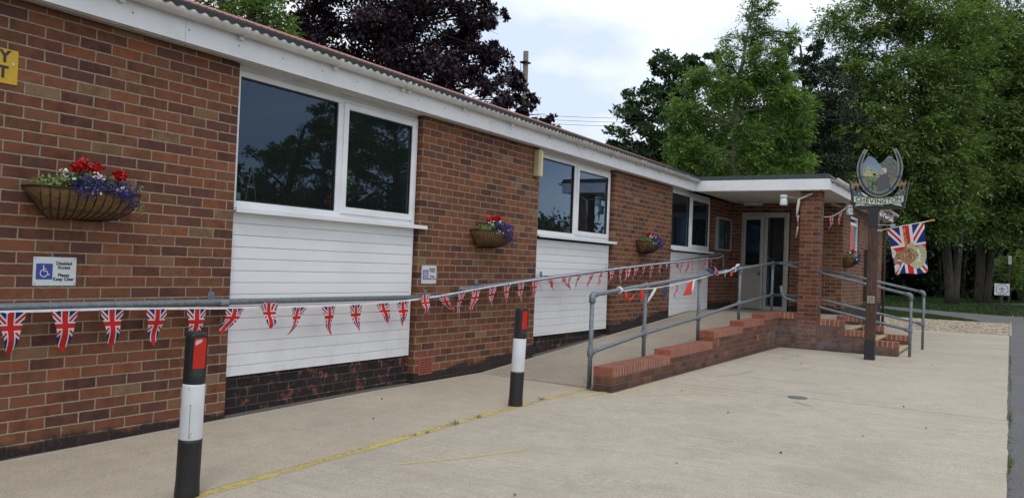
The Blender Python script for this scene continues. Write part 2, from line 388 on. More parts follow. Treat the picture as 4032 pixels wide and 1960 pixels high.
def lin(a, b, n): return [a+(b-a)*i/(n-1) for i in range(n)]
rnd = random.Random(7)
jit = {}
def edge(x):
    return .006*math.sin(x*3.1)*math.sin(x*7.7+1)+.003*math.sin(x*19)
b = MB(); b.add([(-300, -300, G-.05), (400, -300, G-.05), (400, 400, G-.05), (-300, 400, G-.05)], [(0, 1, 2, 3)])
T(mesh("ground", b, GRND, fix=False), kind='structure')
for i, (a, c_) in enumerate(((-6, 9.172), (9.19, 15.292), (15.31, 24.0))):
    grid_sheet("forecourt", lin(a, c_, int((c_-a)*6)), [-.01*(i == 0), 1.2, 2.4, 3.848], lambda x, y: gz(x), CONC, edge=edge, thick=.05)
grid_sheet("path", lin(-6, 8.04, 60), [3.856, 4.5, 5.36], lambda x, y: gz(x)+max(0, .022*(y-3.85)/1.4), PATHC, thick=.05)
def rz(x): return -1.277+max(0, min(7.3, x-8.05))*.0687
grid_sheet("ramp", lin(8.048, 15.35, 30), [3.6, 4.5, 5.36], lambda x, y: rz(x)-.003, RAMPC, thick=.3)
LZ = -.775
grid_sheet("porch_landing", [15.353, 16.6, 17.96], [2.9, 4.0, 5.4], lambda x, y: LZ, RAMPC, thick=.3)
grid_sheet("road", lin(-60, 60, 60), [-7, -3, .05], lambda x, y: G-.03, ASPH)
b = MB(); b.add([(x, y, G-.026) for x, y in ((31.3, -7), (31.45, .55), (34.5, 1.75), (40, 5.2), (60, 30), (66, 30), (44.5, 6.2), (40.6, 2.3), (38.5, -.5), (38, -7))], [tuple(range(10))])
T(mesh("side_path", b, plain("worn_tarmac", (.105, .10, .10), .9, 0, .3, 5)), kind='structure')
b = MB(); b.add([(60, 1.0, G+.0), (90, -9, G), (90, -14, G), (56, -6, G)], [(0, 1, 2, 3)])
T(mesh("far_track", b, plain("pale_track", (.36, .36, .37), .9), fix=False), kind='structure')
grid_sheet("gravel", lin(24.01, 31.5, 30), [.0, 3, 12], lambda x, y: G-.012+.01*math.sin(x*5+y), GRAV, thick=.05)
b = MB(); b.box(24.0, 31.5, -.06, -.002, G-.1, G+.012); T(mesh("kerb_edging", b, RAMPC, bevel=.006), kind='structure')
b = MB(); b.box(9.1725, 9.1895, -.0, 3.5, G-.06, G-.0015); b.box(15.2925, 15.3095, -.0, 2.9, G-.06, G-.0015)
T(mesh("joint_filler", b, plain("bitumen_joint", (.13, .11, .09), .9)), kind='structure')

# worn yellow paint: thin sheets with patches missing
def paint_mat(name, col, cov):
    m = M(name, rough=.8); n = m.noise(26, 5, .72); n2 = m.noise(3.1, 3, .6); n3 = m.noise(150, 2, .7)
    m.color(m.ramp(n3, [(.3, tuple(c*.75 for c in col)), (.7, col)]))
    k = (n*.8+n2*.5+n3*.15).step(cov, cov+.08); m.nt.links.new(k.s, m.b.inputs['Alpha']); return m.mat
YEL = paint_mat("worn_yellow_paint", (.60, .47, .14), .655); YEL2 = paint_mat("faint_yellow_paint", (.60, .50, .18), .54)
YELS = plain("step_nosing_yellow", (.42, .35, .14), .75, 0, .25, 25)
def stripe(pts, wd, mat, z=None):
    nm_ = 'crack' if mat.name.startswith('hairline') else 'painted_line'
    b = MB(); vs = []
    pts = [Vector((p[0], p[1], 0)) for p in pts]; fine = []
    for a, c in zip(pts, pts[1:]):
        n = max(2, int((c-a).length/.12))
        fine += [a.lerp(c, i/n) for i in range(n)]
    fine.append(pts[-1])
    for i, p in enumerate(fine):
        d = (fine[min(i+1, len(fine)-1)]-fine[max(0, i-1)]).normalized(); nrm = Vector((-d.y, d.x, 0))
        for s in (-1, 1):
            q = p+nrm*s*(wd/2+rnd.uniform(-.12, .12)*wd); vs.append((q.x, q.y, (gz(q.x) if z is None else z)+.002))
    b.add(vs, [(2*i, 2*i+2, 2*i+3, 2*i+1) for i in range(len(fine)-1)])
    return T(mesh(nm_, b, mat, fix=False), kind='structure')
stripe([(.8, 3.765), (3.1, 3.80), (5.2, 3.815), (7.97, 3.845)], .075, YEL)
stripe([(4.25, 3.36), (4.65, 3.13), (5.10, 2.93)], .028, YEL2)
stripe([(8.0, 3.22), (8.3, 3.0), (8.68, 2.71)], .032, YEL2)
stripe([(7.75, 3.44), (8.3, 3.46), (9.05, 3.42), (8.99, 3.0), (8.92, 2.5)], .04, YEL2)
stripe([(7.45, 3.65), (8.0, 3.60)], .06, YEL2)

CRK = paint_mat("hairline_crack", (.13, .11, .09), .60)
stripe([(8.80, 1.87), (8.62, 1.66)], .012, CRK); stripe([(10.2, 3.1), (10.6, 2.95), (11.2, 2.93)], .008, CRK); stripe([(11.6, 2.5), (12.4, 2.35)], .008, CRK)

# ============================================================ VILLAGE HALL
D = 5.266; RY = D+.055
hall = empty("village_hall", (4.0, D, G), "long low red brick village hall with white window panels and a flat roofed porch", "building")
# piers
b = MB()
for x0, x1 in ((-6, 4.43), (6.832, 9.315), (11.69, 14.235), (16.64, 17.93)): b.box(x0, x1, D, D+.22, G-.3, 1.5)
b.box(17.93, 18.15, 5.046, D+.22, LZ-.3, 1.5)
b.box(17.93, 18.15, 2.957, 4.005, LZ-.5, 1.5); b.box(17.931, 18.149, 4.005, 5.046, 1.325, 1.5)
b.box(18.151, 18.83, 2.957, 3.17, G-.3, 1.5); b.box(20.02, 24.0, 2.957, 3.17, G-.3, 1.5); b.box(18.83, 20.02, 2.958, 3.169, G-.3, .50); b.box(18.83, 20.02, 2.958, 3.169, 1.33, 1.5)
b.box(23.78, 24.001, 3.17, 9.6, G-.3, 1.5)
b.box(-6, 17.9, 13.2, 13.42, G-.3, 1.5); b.box(-6.2, -6, D, 13.42, G-.3, 3.0)
b.box(17.93, 24.0, 9.4, 9.6, G-.3, 1.5); b.box(17.7, 17.92, 9.6, 13.2, G-.3, 1.5)
mesh("brick_wall", b, B_WALL, hall)
# gable brickwork above the flat roof at the far end of the pitched roof
b = MB(); b.add([(17.72, 5.25, 1.5), (17.72, 13.4, 1.5), (17.72, 9.32, 3.1), (17.9, 5.25, 1.5), (17.9, 13.4, 1.5), (17.9, 9.32, 3.1)], [(0, 1, 2), (3, 5, 4), (0, 3, 4, 1), (1, 4, 5, 2), (2, 5, 3, 0)])
mesh("gable", b, B_WALL, hall)
for x0, x1, z1 in ((4.43, 6.832, -.90), (9.315, 11.69, -.85), (14.235, 16.64, -.7)): mesh("plinth", MB().box(x0, x1, RY+.03, D+.22, G-.3, z1), B_PLINTH, hall)
# quoin course that closes the pier foot beside panel one
# wall core behind panels
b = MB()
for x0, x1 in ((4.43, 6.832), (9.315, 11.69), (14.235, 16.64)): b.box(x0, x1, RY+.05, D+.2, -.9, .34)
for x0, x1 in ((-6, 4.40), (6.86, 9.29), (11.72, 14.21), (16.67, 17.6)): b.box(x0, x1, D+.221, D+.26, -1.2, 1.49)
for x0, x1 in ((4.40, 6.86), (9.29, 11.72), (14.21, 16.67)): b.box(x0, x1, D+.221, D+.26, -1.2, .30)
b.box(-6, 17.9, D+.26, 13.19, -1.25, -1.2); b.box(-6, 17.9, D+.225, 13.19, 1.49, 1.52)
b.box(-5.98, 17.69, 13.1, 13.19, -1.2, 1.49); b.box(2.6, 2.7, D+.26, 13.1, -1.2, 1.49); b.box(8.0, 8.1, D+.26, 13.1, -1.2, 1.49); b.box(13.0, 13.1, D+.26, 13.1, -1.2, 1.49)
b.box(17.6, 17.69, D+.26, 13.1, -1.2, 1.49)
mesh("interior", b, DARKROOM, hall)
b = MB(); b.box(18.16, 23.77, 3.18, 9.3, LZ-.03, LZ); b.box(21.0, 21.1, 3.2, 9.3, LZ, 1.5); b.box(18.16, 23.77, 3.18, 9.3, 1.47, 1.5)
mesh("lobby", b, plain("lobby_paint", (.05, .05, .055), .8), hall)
# cladding panels of shiplap boards
for i, (x0, x1, z0) in enumerate(((4.435, 6.765, -.985), (9.32, 11.63, -.935), (14.24, 16.55, None))):
    b = MB(); zt = .34; p = .0957; k = 0
    while True:
        za, zb = zt-p*(k+1), zt-p*k
        low = z0 if z0 is not None else -.895
        if zb <= low+.01: break
        za = max(za, low)
        prof = [(RY+.034, za), (RY-.005, za), (RY-.006, za+.002), (RY-.006, zb-.010), (RY-.001, zb-.006), (RY+.004, zb-.004), (RY+.004, zb-.0008), (RY+.034, zb-.0008)]
        if z0 is None and za < -.70:
            def q(x, z): return max(z, rz(x)+.012)
        else:
            def q(x, z): return z
        vs = [(x0, y, q(x0, z)) for y, z in prof]+[(x1, y, q(x1, z)) for y, z in prof]; n = len(prof)
        b.add(vs, [tuple(range(n))[::-1], tuple(range(n, 2*n))]+[(j, (j+1) % n, n+(j+1) % n, n+j) for j in range(n)]); k += 1
        if k > 16: break
    mesh("cladding_panel", b, CLAD, hall)
    b = MB(); b.box(x1+.001, x1+.022, RY-.010, RY+.034, (z0 if z0 else rz(x1)+.015), .34); mesh("panel_trim", b, CLAD, hall)
# windows
K = 1.0104
def fixed_frame(b, x0, x1, z0, z1, y, wl, wr, wt, wb, dep, mi=0):
    b.box(x0, x0+wl, y, y+dep, z0, z1, mi); b.box(x1-wr, x1, y, y+dep, z0, z1, mi)
    b.box(x0+wl, x1-wr, y+.0005, y+dep-.0005, z0, z0+wb, mi); b.box(x0+wl, x1-wr, y+.0005, y+dep-.0005, z1-wt, z1, mi)
def window(x0, x1, xm, z0):
    zt = 1.425
    f = MB(); yf = RY+.005
    fixed_frame(f, x0, x1, z0, zt+.045, yf, .06, .05, .05, .055, .06)
    f.box(xm-.035, xm+.035, yf+.0004, yf+.0596, z0+.055, zt-.005)
    f.box(x0, x1, yf+.012, yf+.055, zt+.045, 1.515)          # head packer
    fr_ = mesh("window_frame", f, UPVC, hall, bevel=.005)
    b = MB(); b.box(x0-.01, x1+.10, D-.035, yf+.01, z0-.028, z0-.004); b.box(x0-.01, x1+.10, D-.04, D-.028, z0-.042, z0-.004)
    mesh("window_sill", b, UPVC, hall, bevel=.003)
    p = MB(); p.box(x0+.055, xm-.03, yf+.030, yf+.036, z0+.05, zt); mesh("pane", p, GLASS, fr_)
    g = MB(); fixed_frame(g, x0+.06, xm-.035, z0+.055, zt-.005, yf+.012, .012, .012, .012, .012, .03); mesh("glazing_gasket", g, BLACKP, fr_)
    s = MB(); fixed_frame(s, xm+.03, x1-.045, z0+.04, zt+.005, yf-.016, .062, .062, .055, .062, .05)
    sh = mesh("opening_sash", s, UPVC, fr_, bevel=.006)
    p = MB(); p.box(xm+.09, x1-.105, yf+.012, yf+.018, z0+.10, zt-.048); 
    # pane belongs to the sash
    o = mesh("sash_pane", p, GLASS, fr_)
    g = MB(); fixed_frame(g, xm+.091, x1-.106, z0+.101, zt-.049, yf-.006, .010, .010, .010, .010, .018); mesh("glazing_gasket", g, BLACKP, fr_)
    return fr_
window(4.44, 6.815, 5.665, .365)
window(9.325, 11.665, 10.48, .405)
window(14.245, 16.60, 15.41, .405)
# fascia in three boards, soffit, gutter
def wavybox(b, x0, x1, y0, y1, z0, z1): b.box(x0, x1, y0, y1, z0, z1)
FX = (-6.1, -.0, 3.82, 7.72, 11.63, 15.10)
b = MB()
for a, c in zip(FX, FX[1:]): b.box(a+.0015, c-.0015, D-.132, D-.112, 1.505, 1.705)
x = -5.6
while x < 15:
    for dz in (1.60,): b.lathe((x, D-.1325, dz+rnd.uniform(-.004, .004)), [(.0065, 0), (.005, -.003)], 8, 1, axis='y')
    x += .45
mesh("fascia", b, [FASC, SCREW], hall)
b = MB(); b.box(-6.1, 15.09, D-.112, D+.24, 1.507, 1.519); b.box(-6.1, 15.09, D-.108, D-.07, 1.497, 1.507); mesh("soffit", b, SOFF, hall)
def gutter(x0, x1, y, z, r=.054, brk=(), parent=hall, ax='x', mat=GUTT):
    b = MB(); n = 12
    def ring(xc, r0, r1):
        vs = []
        for s in range(n+1): t = math.pi*s/n; vs.append((xc, y-r0*math.cos(t), z-r0*math.sin(t)))
        for s in range(n, -1, -1): t = math.pi*s/n; vs.append((xc, y-r1*math.cos(t), z-r1*math.sin(t)))
        return vs
    def seg(a, c, r0, r1):
        A, Bq = ring(a, r0, r1), ring(c, r0, r1); m_ = len(A); 
        b.add(A+Bq, [(i, (i+1) % m_, m_+(i+1) % m_, m_+i) for i in range(m_)]+[(i, i+1, m_-2-i, m_-1-i) for i in range(n)]+[(m_+m_-1-i, m_+m_-2-i, m_+i+1, m_+i) for i in range(n)], 0, False)
    seg(x0, x1, r, r-.004)
    o = mesh("gutter", b, mat, parent); 
    for p in o.data.polygons: p.use_smooth = abs(p.normal.x) < .5
    for xb, wide in brk:
        b = MB(); seg(xb-wide/2, xb+wide/2, r+.006, r+.001); b.box(xb-.02, xb+.02, y+.02, y+.10, z-.085, z-.01)
        mesh("gutter_bracket", b, mat, o)
    return o
brk = [(4.3, .03), (5.33, .03), (6.28, .03), (6.37, .03), (7.33, .03), (8.33, .03), (9.31, .03), (10.1, .02), (10.18, .02), (10.32, .03), (11.22, .03), (12.2, .03), (12.32, .03), (13.22, .03), (14.3, .03), (15.2, .04), (15.27, .04)]+[(4.3-i*1.0, .03) for i in range(1, 10)]
gutter(-6.1, 15.32, D-.188, 1.722, .056, brk)
# pitched roof of corrugated sheet
rs = (3.274-1.737)/(9.3-5.02)
b = MB(); pit = .095; nseg = 6; xs = [-6.1+i*pit/nseg for i in range(int(23.95/pit*nseg)+1)]
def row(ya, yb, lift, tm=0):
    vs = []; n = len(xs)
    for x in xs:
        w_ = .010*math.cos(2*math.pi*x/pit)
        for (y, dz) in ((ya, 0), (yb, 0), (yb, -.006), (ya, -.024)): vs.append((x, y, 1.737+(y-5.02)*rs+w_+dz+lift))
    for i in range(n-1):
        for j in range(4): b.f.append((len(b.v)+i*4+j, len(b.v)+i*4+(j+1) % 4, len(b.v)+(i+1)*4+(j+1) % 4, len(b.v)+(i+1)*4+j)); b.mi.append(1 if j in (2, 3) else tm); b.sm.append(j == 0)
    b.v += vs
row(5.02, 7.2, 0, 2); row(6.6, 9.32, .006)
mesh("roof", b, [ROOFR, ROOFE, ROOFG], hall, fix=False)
b = MB(); b.add([(-6.1, 9.3, 3.235), (17.9, 9.3, 3.235), (17.9, 13.5, 1.70), (-6.1, 13.5, 1.70)], [(0, 1, 2, 3)]); b.tube([(-6.1, 9.33, 3.235), (17.9, 9.33, 3.235)], .025, 8)
mesh("roof_back", b, ROOFR, hall)
# flat roof over porch and far wing
b = MB(); b.box(15.107, 24.25, 2.745, 5.13, 1.524, 1.70); b.box(17.94, 24.25, 5.13, 9.8, 1.524, 1.70); mesh("flat_roof_deck", b, SOFF, hall)
b = MB()
b.add([(15.085, 2.70, 1.70), (15.085, 5.10, 1.70), (15.085, 5.10, 1.775), (15.085, 2.76, 1.785), (15.17, 2.80, 1.79), (15.17, 5.10, 1.782), (24.3, 2.80, 1.79), (24.3, 2.70, 1.70), (24.3, 9.9, 1.79), (15.17, 9.9, 1.79), (24.3, 9.9, 1.70)],
      [(0, 1, 2, 3), (3, 2, 5, 4), (4, 6, 7, 0, 3), (6, 8, 10, 7), (4, 5, 9, 8, 6)])
mesh("roof_felt", b, FELT, hall)
b = MB(); b.box(15.085, 15.105, 2.735, 5.132, 1.505, 1.698); b.box(15.106, 24.28, 2.722, 2.742, 1.506, 1.698); b.box(24.26, 24.28, 2.743, 9.8, 1.506, 1.698)
y = 2.8
while y < 5.05: b.lathe((15.0845, y, 1.585), [(.006, 0), (.0045, -.003)], 8, 1, axis='x'); b.lathe((15.0845, y, 1.655), [(.004, 0), (.003, -.002)], 8, 1, axis='x'); y += .36
mesh("porch_fascia", b, [FASC, SCREW], hall)
b = MB(); b.box(15.107, 17.929, 2.745, 5.13, 1.508, 1.522); b.box(17.94, 24.25, 2.745, 2.955, 1.508, 1.522); b.box(15.107, 15.30, 2.90, 5.1, 1.494, 1.507); mesh("porch_soffit", b, SOFF, hall)
gutter(15.12, 24.36, 2.665, 1.715, .056, [(15.9, .03), (17.0, .03), (18.1, .03), (19.2, .03), (20.3, .03), (21.4, .03), (22.5, .03), (23.6, .03)])
b = MB(); b.tube([(24.2, 2.66, 1.68), (24.2, 2.70, 1.55), (24.1, 2.86, 1.45), (24.03, 2.90, 1.38), (24.03, 2.90, G)], .035, 10); mesh("downpipe", b, plain("brown_downpipe", (.06, .035, .03), .5), hall)
# brick pillar
pil = MB(); pil.box(15.215, 15.555, 2.90, 3.235, G-.2, 1.506)
mesh("porch_pillar", pil, B_PIL, hall)
# porch doors
f = MB(); fixed_frame_x = None
X0 = 17.90
for y0, y1, z0, z1 in ((4.03, 4.085, LZ, 1.31), (4.965, 5.03, LZ, 1.31), (4.085, 4.965, 1.245, 1.31), (4.51, 4.545, LZ, 1.245)): f.box(X0, X0+.07, y0, y1, z0+.0005, z1)
f.box(X0-.01, X0+.07, 4.085, 4.965, LZ+.001, LZ+.03)
df = mesh("door_frame", f, DOORW, hall, bevel=.004)
# open leaf swung outwards
a = R_(13); hx, hy = X0-.005, 4.965; ux = Vector((-math.sin(a), -math.cos(a), 0)); un = Vector((-math.cos(a), math.sin(a), 0)); wl = .455
def leafbox(b, s0, s1, n0, n1, z0, z1, mi=0):
    b.obox(Vector((hx, hy, z0))+ux*s0+un*n0, ux*(s1-s0), un*(n1-n0), (0, 0, z1-z0), mi)
leaf = MB()
leafbox(leaf, 0, .05, 0, .05, LZ+.03, 1.235); leafbox(leaf, wl-.055, wl, 0, .05, LZ+.03, 1.235); leafbox(leaf, .05, wl-.055, .0005, .0495, 1.15, 1.235)
leafbox(leaf, .05, wl-.055, .0005, .0495, LZ+.03, LZ+.14); leafbox(leaf, .05, wl-.055, .0005, .0495, .09, .17); leafbox(leaf, .05, wl-.055, .012, .036, LZ+.14, .09)
lo = mesh("door", leaf, DOORW, hall, bevel=.004)
p = MB(); leafbox(p, .045, wl-.05, .02, .028, .165, 1.155); mesh("pane", p, GLASS, lo)
p = MB(); q0 = Vector((hx, hy, 0))+ux*(wl-.04)+un*.05
p.tube([q0+Vector((0, 0, .0)), q0+un*.05+Vector((0, 0, .0)), q0+un*.055+Vector((0, 0, .14)), q0+Vector((0, 0, .15))], .009, 8); leafbox(p, wl-.10, wl-.02, .05, .056, -.03, .03); mesh("handle", p, TUBE, lo)
p = MB(); p.box(X0+.0, X0+.05, 4.085, 4.10, LZ+.03, 1.245); mesh("door_edge", p, DOORW, hall)
g2 = MB()
for y0, y1, z0, z1 in ((4.086, 4.126, LZ+.031, 1.244), (4.47, 4.509, LZ+.031, 1.244)): g2.box(X0+.012, X0+.05, y0, y1, z0, z1)
g2.box(X0+.0125, X0+.0495, 4.126, 4.47, 1.205, 1.244); g2.box(X0+.0125, X0+.0495, 4.126, 4.47, LZ+.031, LZ+.09)
l2 = mesh("door", g2, DOORW, hall, bevel=.003); p = MB(); p.box(X0+.026, X0+.032, 4.12, 4.475, LZ+.085, 1.21); mesh("pane", p, GLASS, l2)
# ceiling strip light under the soffit
b = MB(); b.box(17.52, 17.66, 4.53, 4.90, 1.44, 1.5065); mesh("striplight", b, plain("diffuser", (.45, .45, .44), .4), hall, bevel=.01)
# wing window with red poster
f = MB(); wy = 2.99
fixed_frame(f, 18.835, 20.015, .505, 1.325, wy, .055, .055, .05, .05, .06); f.box(18.89, 19.96, wy+.0004, wy+.0596, 1.13, 1.20)
wf = mesh("window_frame", f, UPVC, hall, bevel=.004)
p = MB(); p.box(18.885, 19.965, wy+.03, wy+.036, .55, 1.135); mesh("pane", p, GLASS, wf); p = MB(); p.box(18.885, 19.965, wy+.031, wy+.037, 1.195, 1.28); mesh("pane", p, GLASS, wf)
p = MB(); p.box(18.95, 19.52, wy+.004, wy+.008, .56, 1.125, 0); p.box(19.52, 19.55, wy+.004, wy+.008, .70, 1.10, 1)
for i in range(11):
    if i not in (4, 8): p.box(19.0, 19.05, wy+.001, wy+.004, .63+i*.042, .655+i*.042, 2)
mesh("poster", p, [plain("poster_red", (.55, .05, .03), .5), PAPER, plain("poster_yellow", (.6, .42, .08), .6)], wf)
b = MB(); b.box(18.80, 20.06, 2.925, 3.0, .475, .50); mesh("window_sill", b, UPVC, hall)
# air brick
for (x0, x1, z0, z1) in ((6.905, 7.145, -1.20, -1.02),):
    b = MB(); b.box(x0, x1, D-.004, D+.01, z0, z1); b.box(x0+.012, x1-.012, D-.003, D-.006, z0+.012, z1-.012)
    ab = mesh("air_brick", b, plain("terracotta", (.30, .075, .045), .8), hall)
    b = MB()
    for i in range(8):
        for j in range(6): b.box(x0+.025+i*.0255, x0+.039+i*.0255, D-.0075, D-.005, z0+.02+j*.026, z0+.034+j*.026)
    T(mesh("vent_hole", b, plain("hole_dark", (.02, .01, .01), .9), ab), kind='stuff')

# ============================================================ LOW WALL BESIDE THE RAMP
YL0, YL1 = 3.53, 3.745
low = empty("ramp_wall", (11.5, 3.63, G), "low stepped red brick wall with bright engineering brick coping along the outer side of the ramp", "wall")
tiers = [(7.94, 9.668, -1.042), (9.668, 11.355, -.975), (11.375, 12.85, -.831), (12.85, 14.135, -.755), (14.135, 15.435, -.68)]
b = MB()
for i, (x0, x1, zt) in enumerate(tiers): b.box(x0 if i else x0+.002, x1 if i < 4 else 15.214, YL0+.003, YL1-.003, G-.2, zt-.104)
b.box(11.355, 11.375, YL0+.003, YL1-.003, G-.2, -.94)
b.box(15.222, 15.43, 3.236, 3.742, G-.2, -.783)
mesh("brickwork", b, B_LOW, low)
r2 = random.Random(3)
def coping(parent, x0, x1, y0, y1, zt, along='x', name="coping"):
    b = MB(); h = .102; L0, L1 = (x0, x1) if along == 'x' else (y0, y1)
    b.box(x0+.0012, x1-.0012, y0+.0012, y1-.0012, zt-h, zt-.0015, 1)
    n = max(1, round((L1-L0)/.075)); st = (L1-L0)/n
    for i in range(n):
        a, c = L0+i*st+.0055, L0+(i+1)*st-.0055
        if i == 0: a = L0
        if i == n-1: c = L1
        dz, dy = r2.uniform(-.0006, .001), r2.uniform(-.0006, .0006); mi = 0 if r2.random() < .7 else (2 if r2.random() < .5 else 3)
        if along == 'x': b.box(a, c, y0+dy, y1+dy, zt-h+.001, zt+dz, mi)
        else: b.box(x0+dy, x1+dy, a, c, zt-h+.001, zt+dz, mi)
    return mesh(name, b, [COP1, COPM, COP2, COP3], parent, bevel=.002, seg=1)
COP1 = plain("coping_brick", (.25, .078, .046), .6, 0, .22, 18); COP2 = plain("coping_brick_pale", (.30, .105, .066), .62, 0, .2, 18); COP3 = plain("coping_brick_dark", (.195, .062, .042), .6, 0, .2, 18)
COPM = plain("coping_mortar", (.42, .34, .25), .9, 0, .2, 30)
for i, (x0, x1, zt) in enumerate(tiers):
    coping(low, x0, x1 if i < 4 else 15.212, YL0, YL1, zt)
coping(low, 15.216, 15.432, 3.24, 3.748, -.68, 'y')
b = MB()
for x in (7.936, 11.371):
    zz = -1.105 if x < 8 else -.9
    for y in (3.585, 3.69): b.box(x-.004, x+.01, y-.01, y+.01, zz-.012-.02, zz+.012-.02)
mesh("fixing_plate", b, SCREW, low)
b = MB(); b.box(11.50, 11.62, YL0-.003, YL0+.01, -1.06, -.955)
for j in range(4): b.box(11.51, 11.61, YL0-.007, YL0-.002, -1.052+j*.026, -1.038+j*.026)
mesh("air_brick", b, COP2, low)
b = MB(); b.box(13.68, 13.80, YL0-.003, YL0+.01, -1.11, -1.0)
for j in range(4): b.box(13.69, 13.79, YL0-.007, YL0-.002, -1.10+j*.026, -1.086+j*.026)
mesh("air_brick", b, COP2, low)

# ============================================================ PORCH STEPS
steps = empty("porch_steps", (16.3, 2.3, G), "concrete steps with yellow nosings between stepped brick side walls under the porch", "steps")
tr = [(-1.235, 1.61, 2.03), (-1.075, 2.0, 2.45), (-.92, 2.43, 2.92)]
for z, y0, y1 in tr:
    b = MB(); b.box(15.43, 17.2, y0+.02, y1+.02, G-.2, z-.04); mesh("riser", b, B_LOW, steps)
    b = MB(); b.box(15.431, 17.199, y0, y1+.015, z-.04, z); mesh("tread", b, STEPC, steps, bevel=.006)
    b = MB(); b.box(15.44, 17.19, y0-.004, y0+.07, z-.03, z+.005); mesh("nosing", b, YELS, steps, bevel=.003)
for x0, x1 in ((15.215, 15.43), (17.2, 17.41)):
    b = MB()
    for y0, y1, zt in ((2.465, 2.897, -.76), (2.065, 2.465, -.92), (1.59, 2.065, -1.062)): b.box(x0+.003, x1-.003, y0, y1, G-.2, zt-.104)
    mesh("side_wall", b, B_LOW, steps)
    for y0, y1, zt in ((2.462, 2.897, -.76), (2.065, 2.48, -.915), (1.588, 2.07, -1.06)): coping(steps, x0, x1, y0, y1, zt, 'y')
b = MB(); b.box(17.2, 17.93, 2.75, 2.94, G-.2, LZ-.01); b.box(17.42, 17.94, 2.94, 2.956, G-.2, LZ-.02); mesh("landing_edge", b, B_LOW, steps)

# ============================================================ TUBE RAILINGS
TR = .0242
def sleeve(b, p, d, l=.05, r=.034):
    p = Vector(p); d = Vector(d).normalized(); b.tube([p-d*l, p-d*(l-.004), p+d*(l-.004), p+d*l], [r-.003, r, r, r-.003], 14)
def elbow(b, p, d1, d2, r=.036):
    p = Vector(p); d1 = Vector(d1).normalized(); d2 = Vector(d2).normalized()
    b.tube([p+d1*.085, p+d1*.035, p+(d1+d2)*.010, p+d2*.035, p+d2*.085], [r-.002, r, r*1.03, r, r-.002], 14)
# ramp rail
rr = empty("ramp_railing", (8.06, 3.85, G), "grey tubular two-rail handrail climbing the outer side of the ramp above the brick wall", "handrail")
RP = [(8.06, -.300, -.915, gz(8)), (9.57, -.200, -.79, rz(9.57)), (11.62, -.068, -.665, rz(11.62)), (13.69, .068, -.507, rz(13.69)), (15.87, .21, -.39, LZ)]
RPY = 3.845
for x, zt, zm, zb in RP:
    b = MB(); b.tube([(x, RPY, zb-.02), (x, RPY, zt)], TR, 14); mesh("post", b, TUBE, rr)
b = MB(); b.tube([(x, RPY, zt+.024*(0)) for x, zt, zm, zb in RP], TR, 14); b.tube([(15.87, RPY, .21), (15.46, 3.30, .222), (15.40, 3.06, .222)], TR, 14); mesh("rail", b, TUBE, rr)
b = MB(); b.tube([(x, RPY, zm) for x, zt, zm, zb in RP], TR, 14); b.tube([(15.87, RPY, -.39), (15.46, 3.30, -.378), (15.40, 3.06, -.378)], TR, 14); mesh("rail", b, TUBE, rr)
for i, (x, zt, zm, zb) in enumerate(RP):
    b = MB(); dx = (RP[min(i+1, 4)][0]-RP[max(i-1, 0)][0]); dz = (RP[min(i+1, 4)][1]-RP[max(i-1, 0)][1]); d = Vector((dx, 0, dz)).normalized(); dn = Vector((0, 0, -1))
    if i == 0: elbow(b, (x, RPY, zt), d, dn)
    else: sleeve(b, (x, RPY, zt), d, .055); sleeve(b, Vector((x, RPY, zt-.045)), dn, .04)
    sleeve(b, (x, RPY, zm), (0, 0, 1), .05)
    if i == 0: b.tube([(x, RPY, zm), Vector((x, RPY, zm))+d*.075], .034, 14)
    elif i < 4: sleeve(b, (x, RPY, zm), d, .05)
    mesh("fitting", b, TUBE, rr)
# step rails
def steprail(x, yA, lab, post_y, ztop, zlow, slope, ya):
    r = empty("step_railing", (x, post_y, G), lab, "handrail", "handrails either side of the porch steps")
    za = ztop+slope*(ya-post_y); zb = zlow+slope*(ya-post_y)*.92
    b = MB(); b.tube([(x, post_y, G-.02), (x, post_y, ztop)], TR, 14); mesh("post", b, TUBE, r)
    b = MB(); b.tube([(x, post_y, ztop), (x, ya, za)], TR, 14); mesh("rail", b, TUBE, r)
    b = MB()
    pts = [(x, post_y, zlow), (x, ya-.25, zb-.03)]
    pts += [(x, ya-.12, zb+.0), (x, ya-.06, zb+.10), (x, ya-.05, zb+.22)] if x < 16 else [(x, ya, zb)]
    b.tube(pts, TR, 14); mesh("rail", b, TUBE, r)
    b = MB(); d = Vector((0, ya-post_y, za-ztop)).normalized(); elbow(b, (x, post_y, ztop), d, (0, 0, -1)); mesh("fitting", b, TUBE, r)
    b = MB(); sleeve(b, (x, post_y, zlow), (0, 0, 1), .05); b.tube([(x, post_y, zlow), Vector((x, post_y, zlow))+d*.08], .034, 14); mesh("fitting", b, TUBE, r)
    return r
steprail(15.40, 0, "grey tubular step handrail on the pillar side with the lower kinked rail", 1.425, -.262, -.86, .215, 3.62)
r_ = steprail(17.27, 0, "grey tubular step handrail on the far side of the porch steps", 1.385, -.232, -.83, .205, 3.4)
b = MB(); b.tube([(17.27, 3.40, .18), (17.27, 3.40, LZ)], TR, 14); mesh("post", b, TUBE, r_)
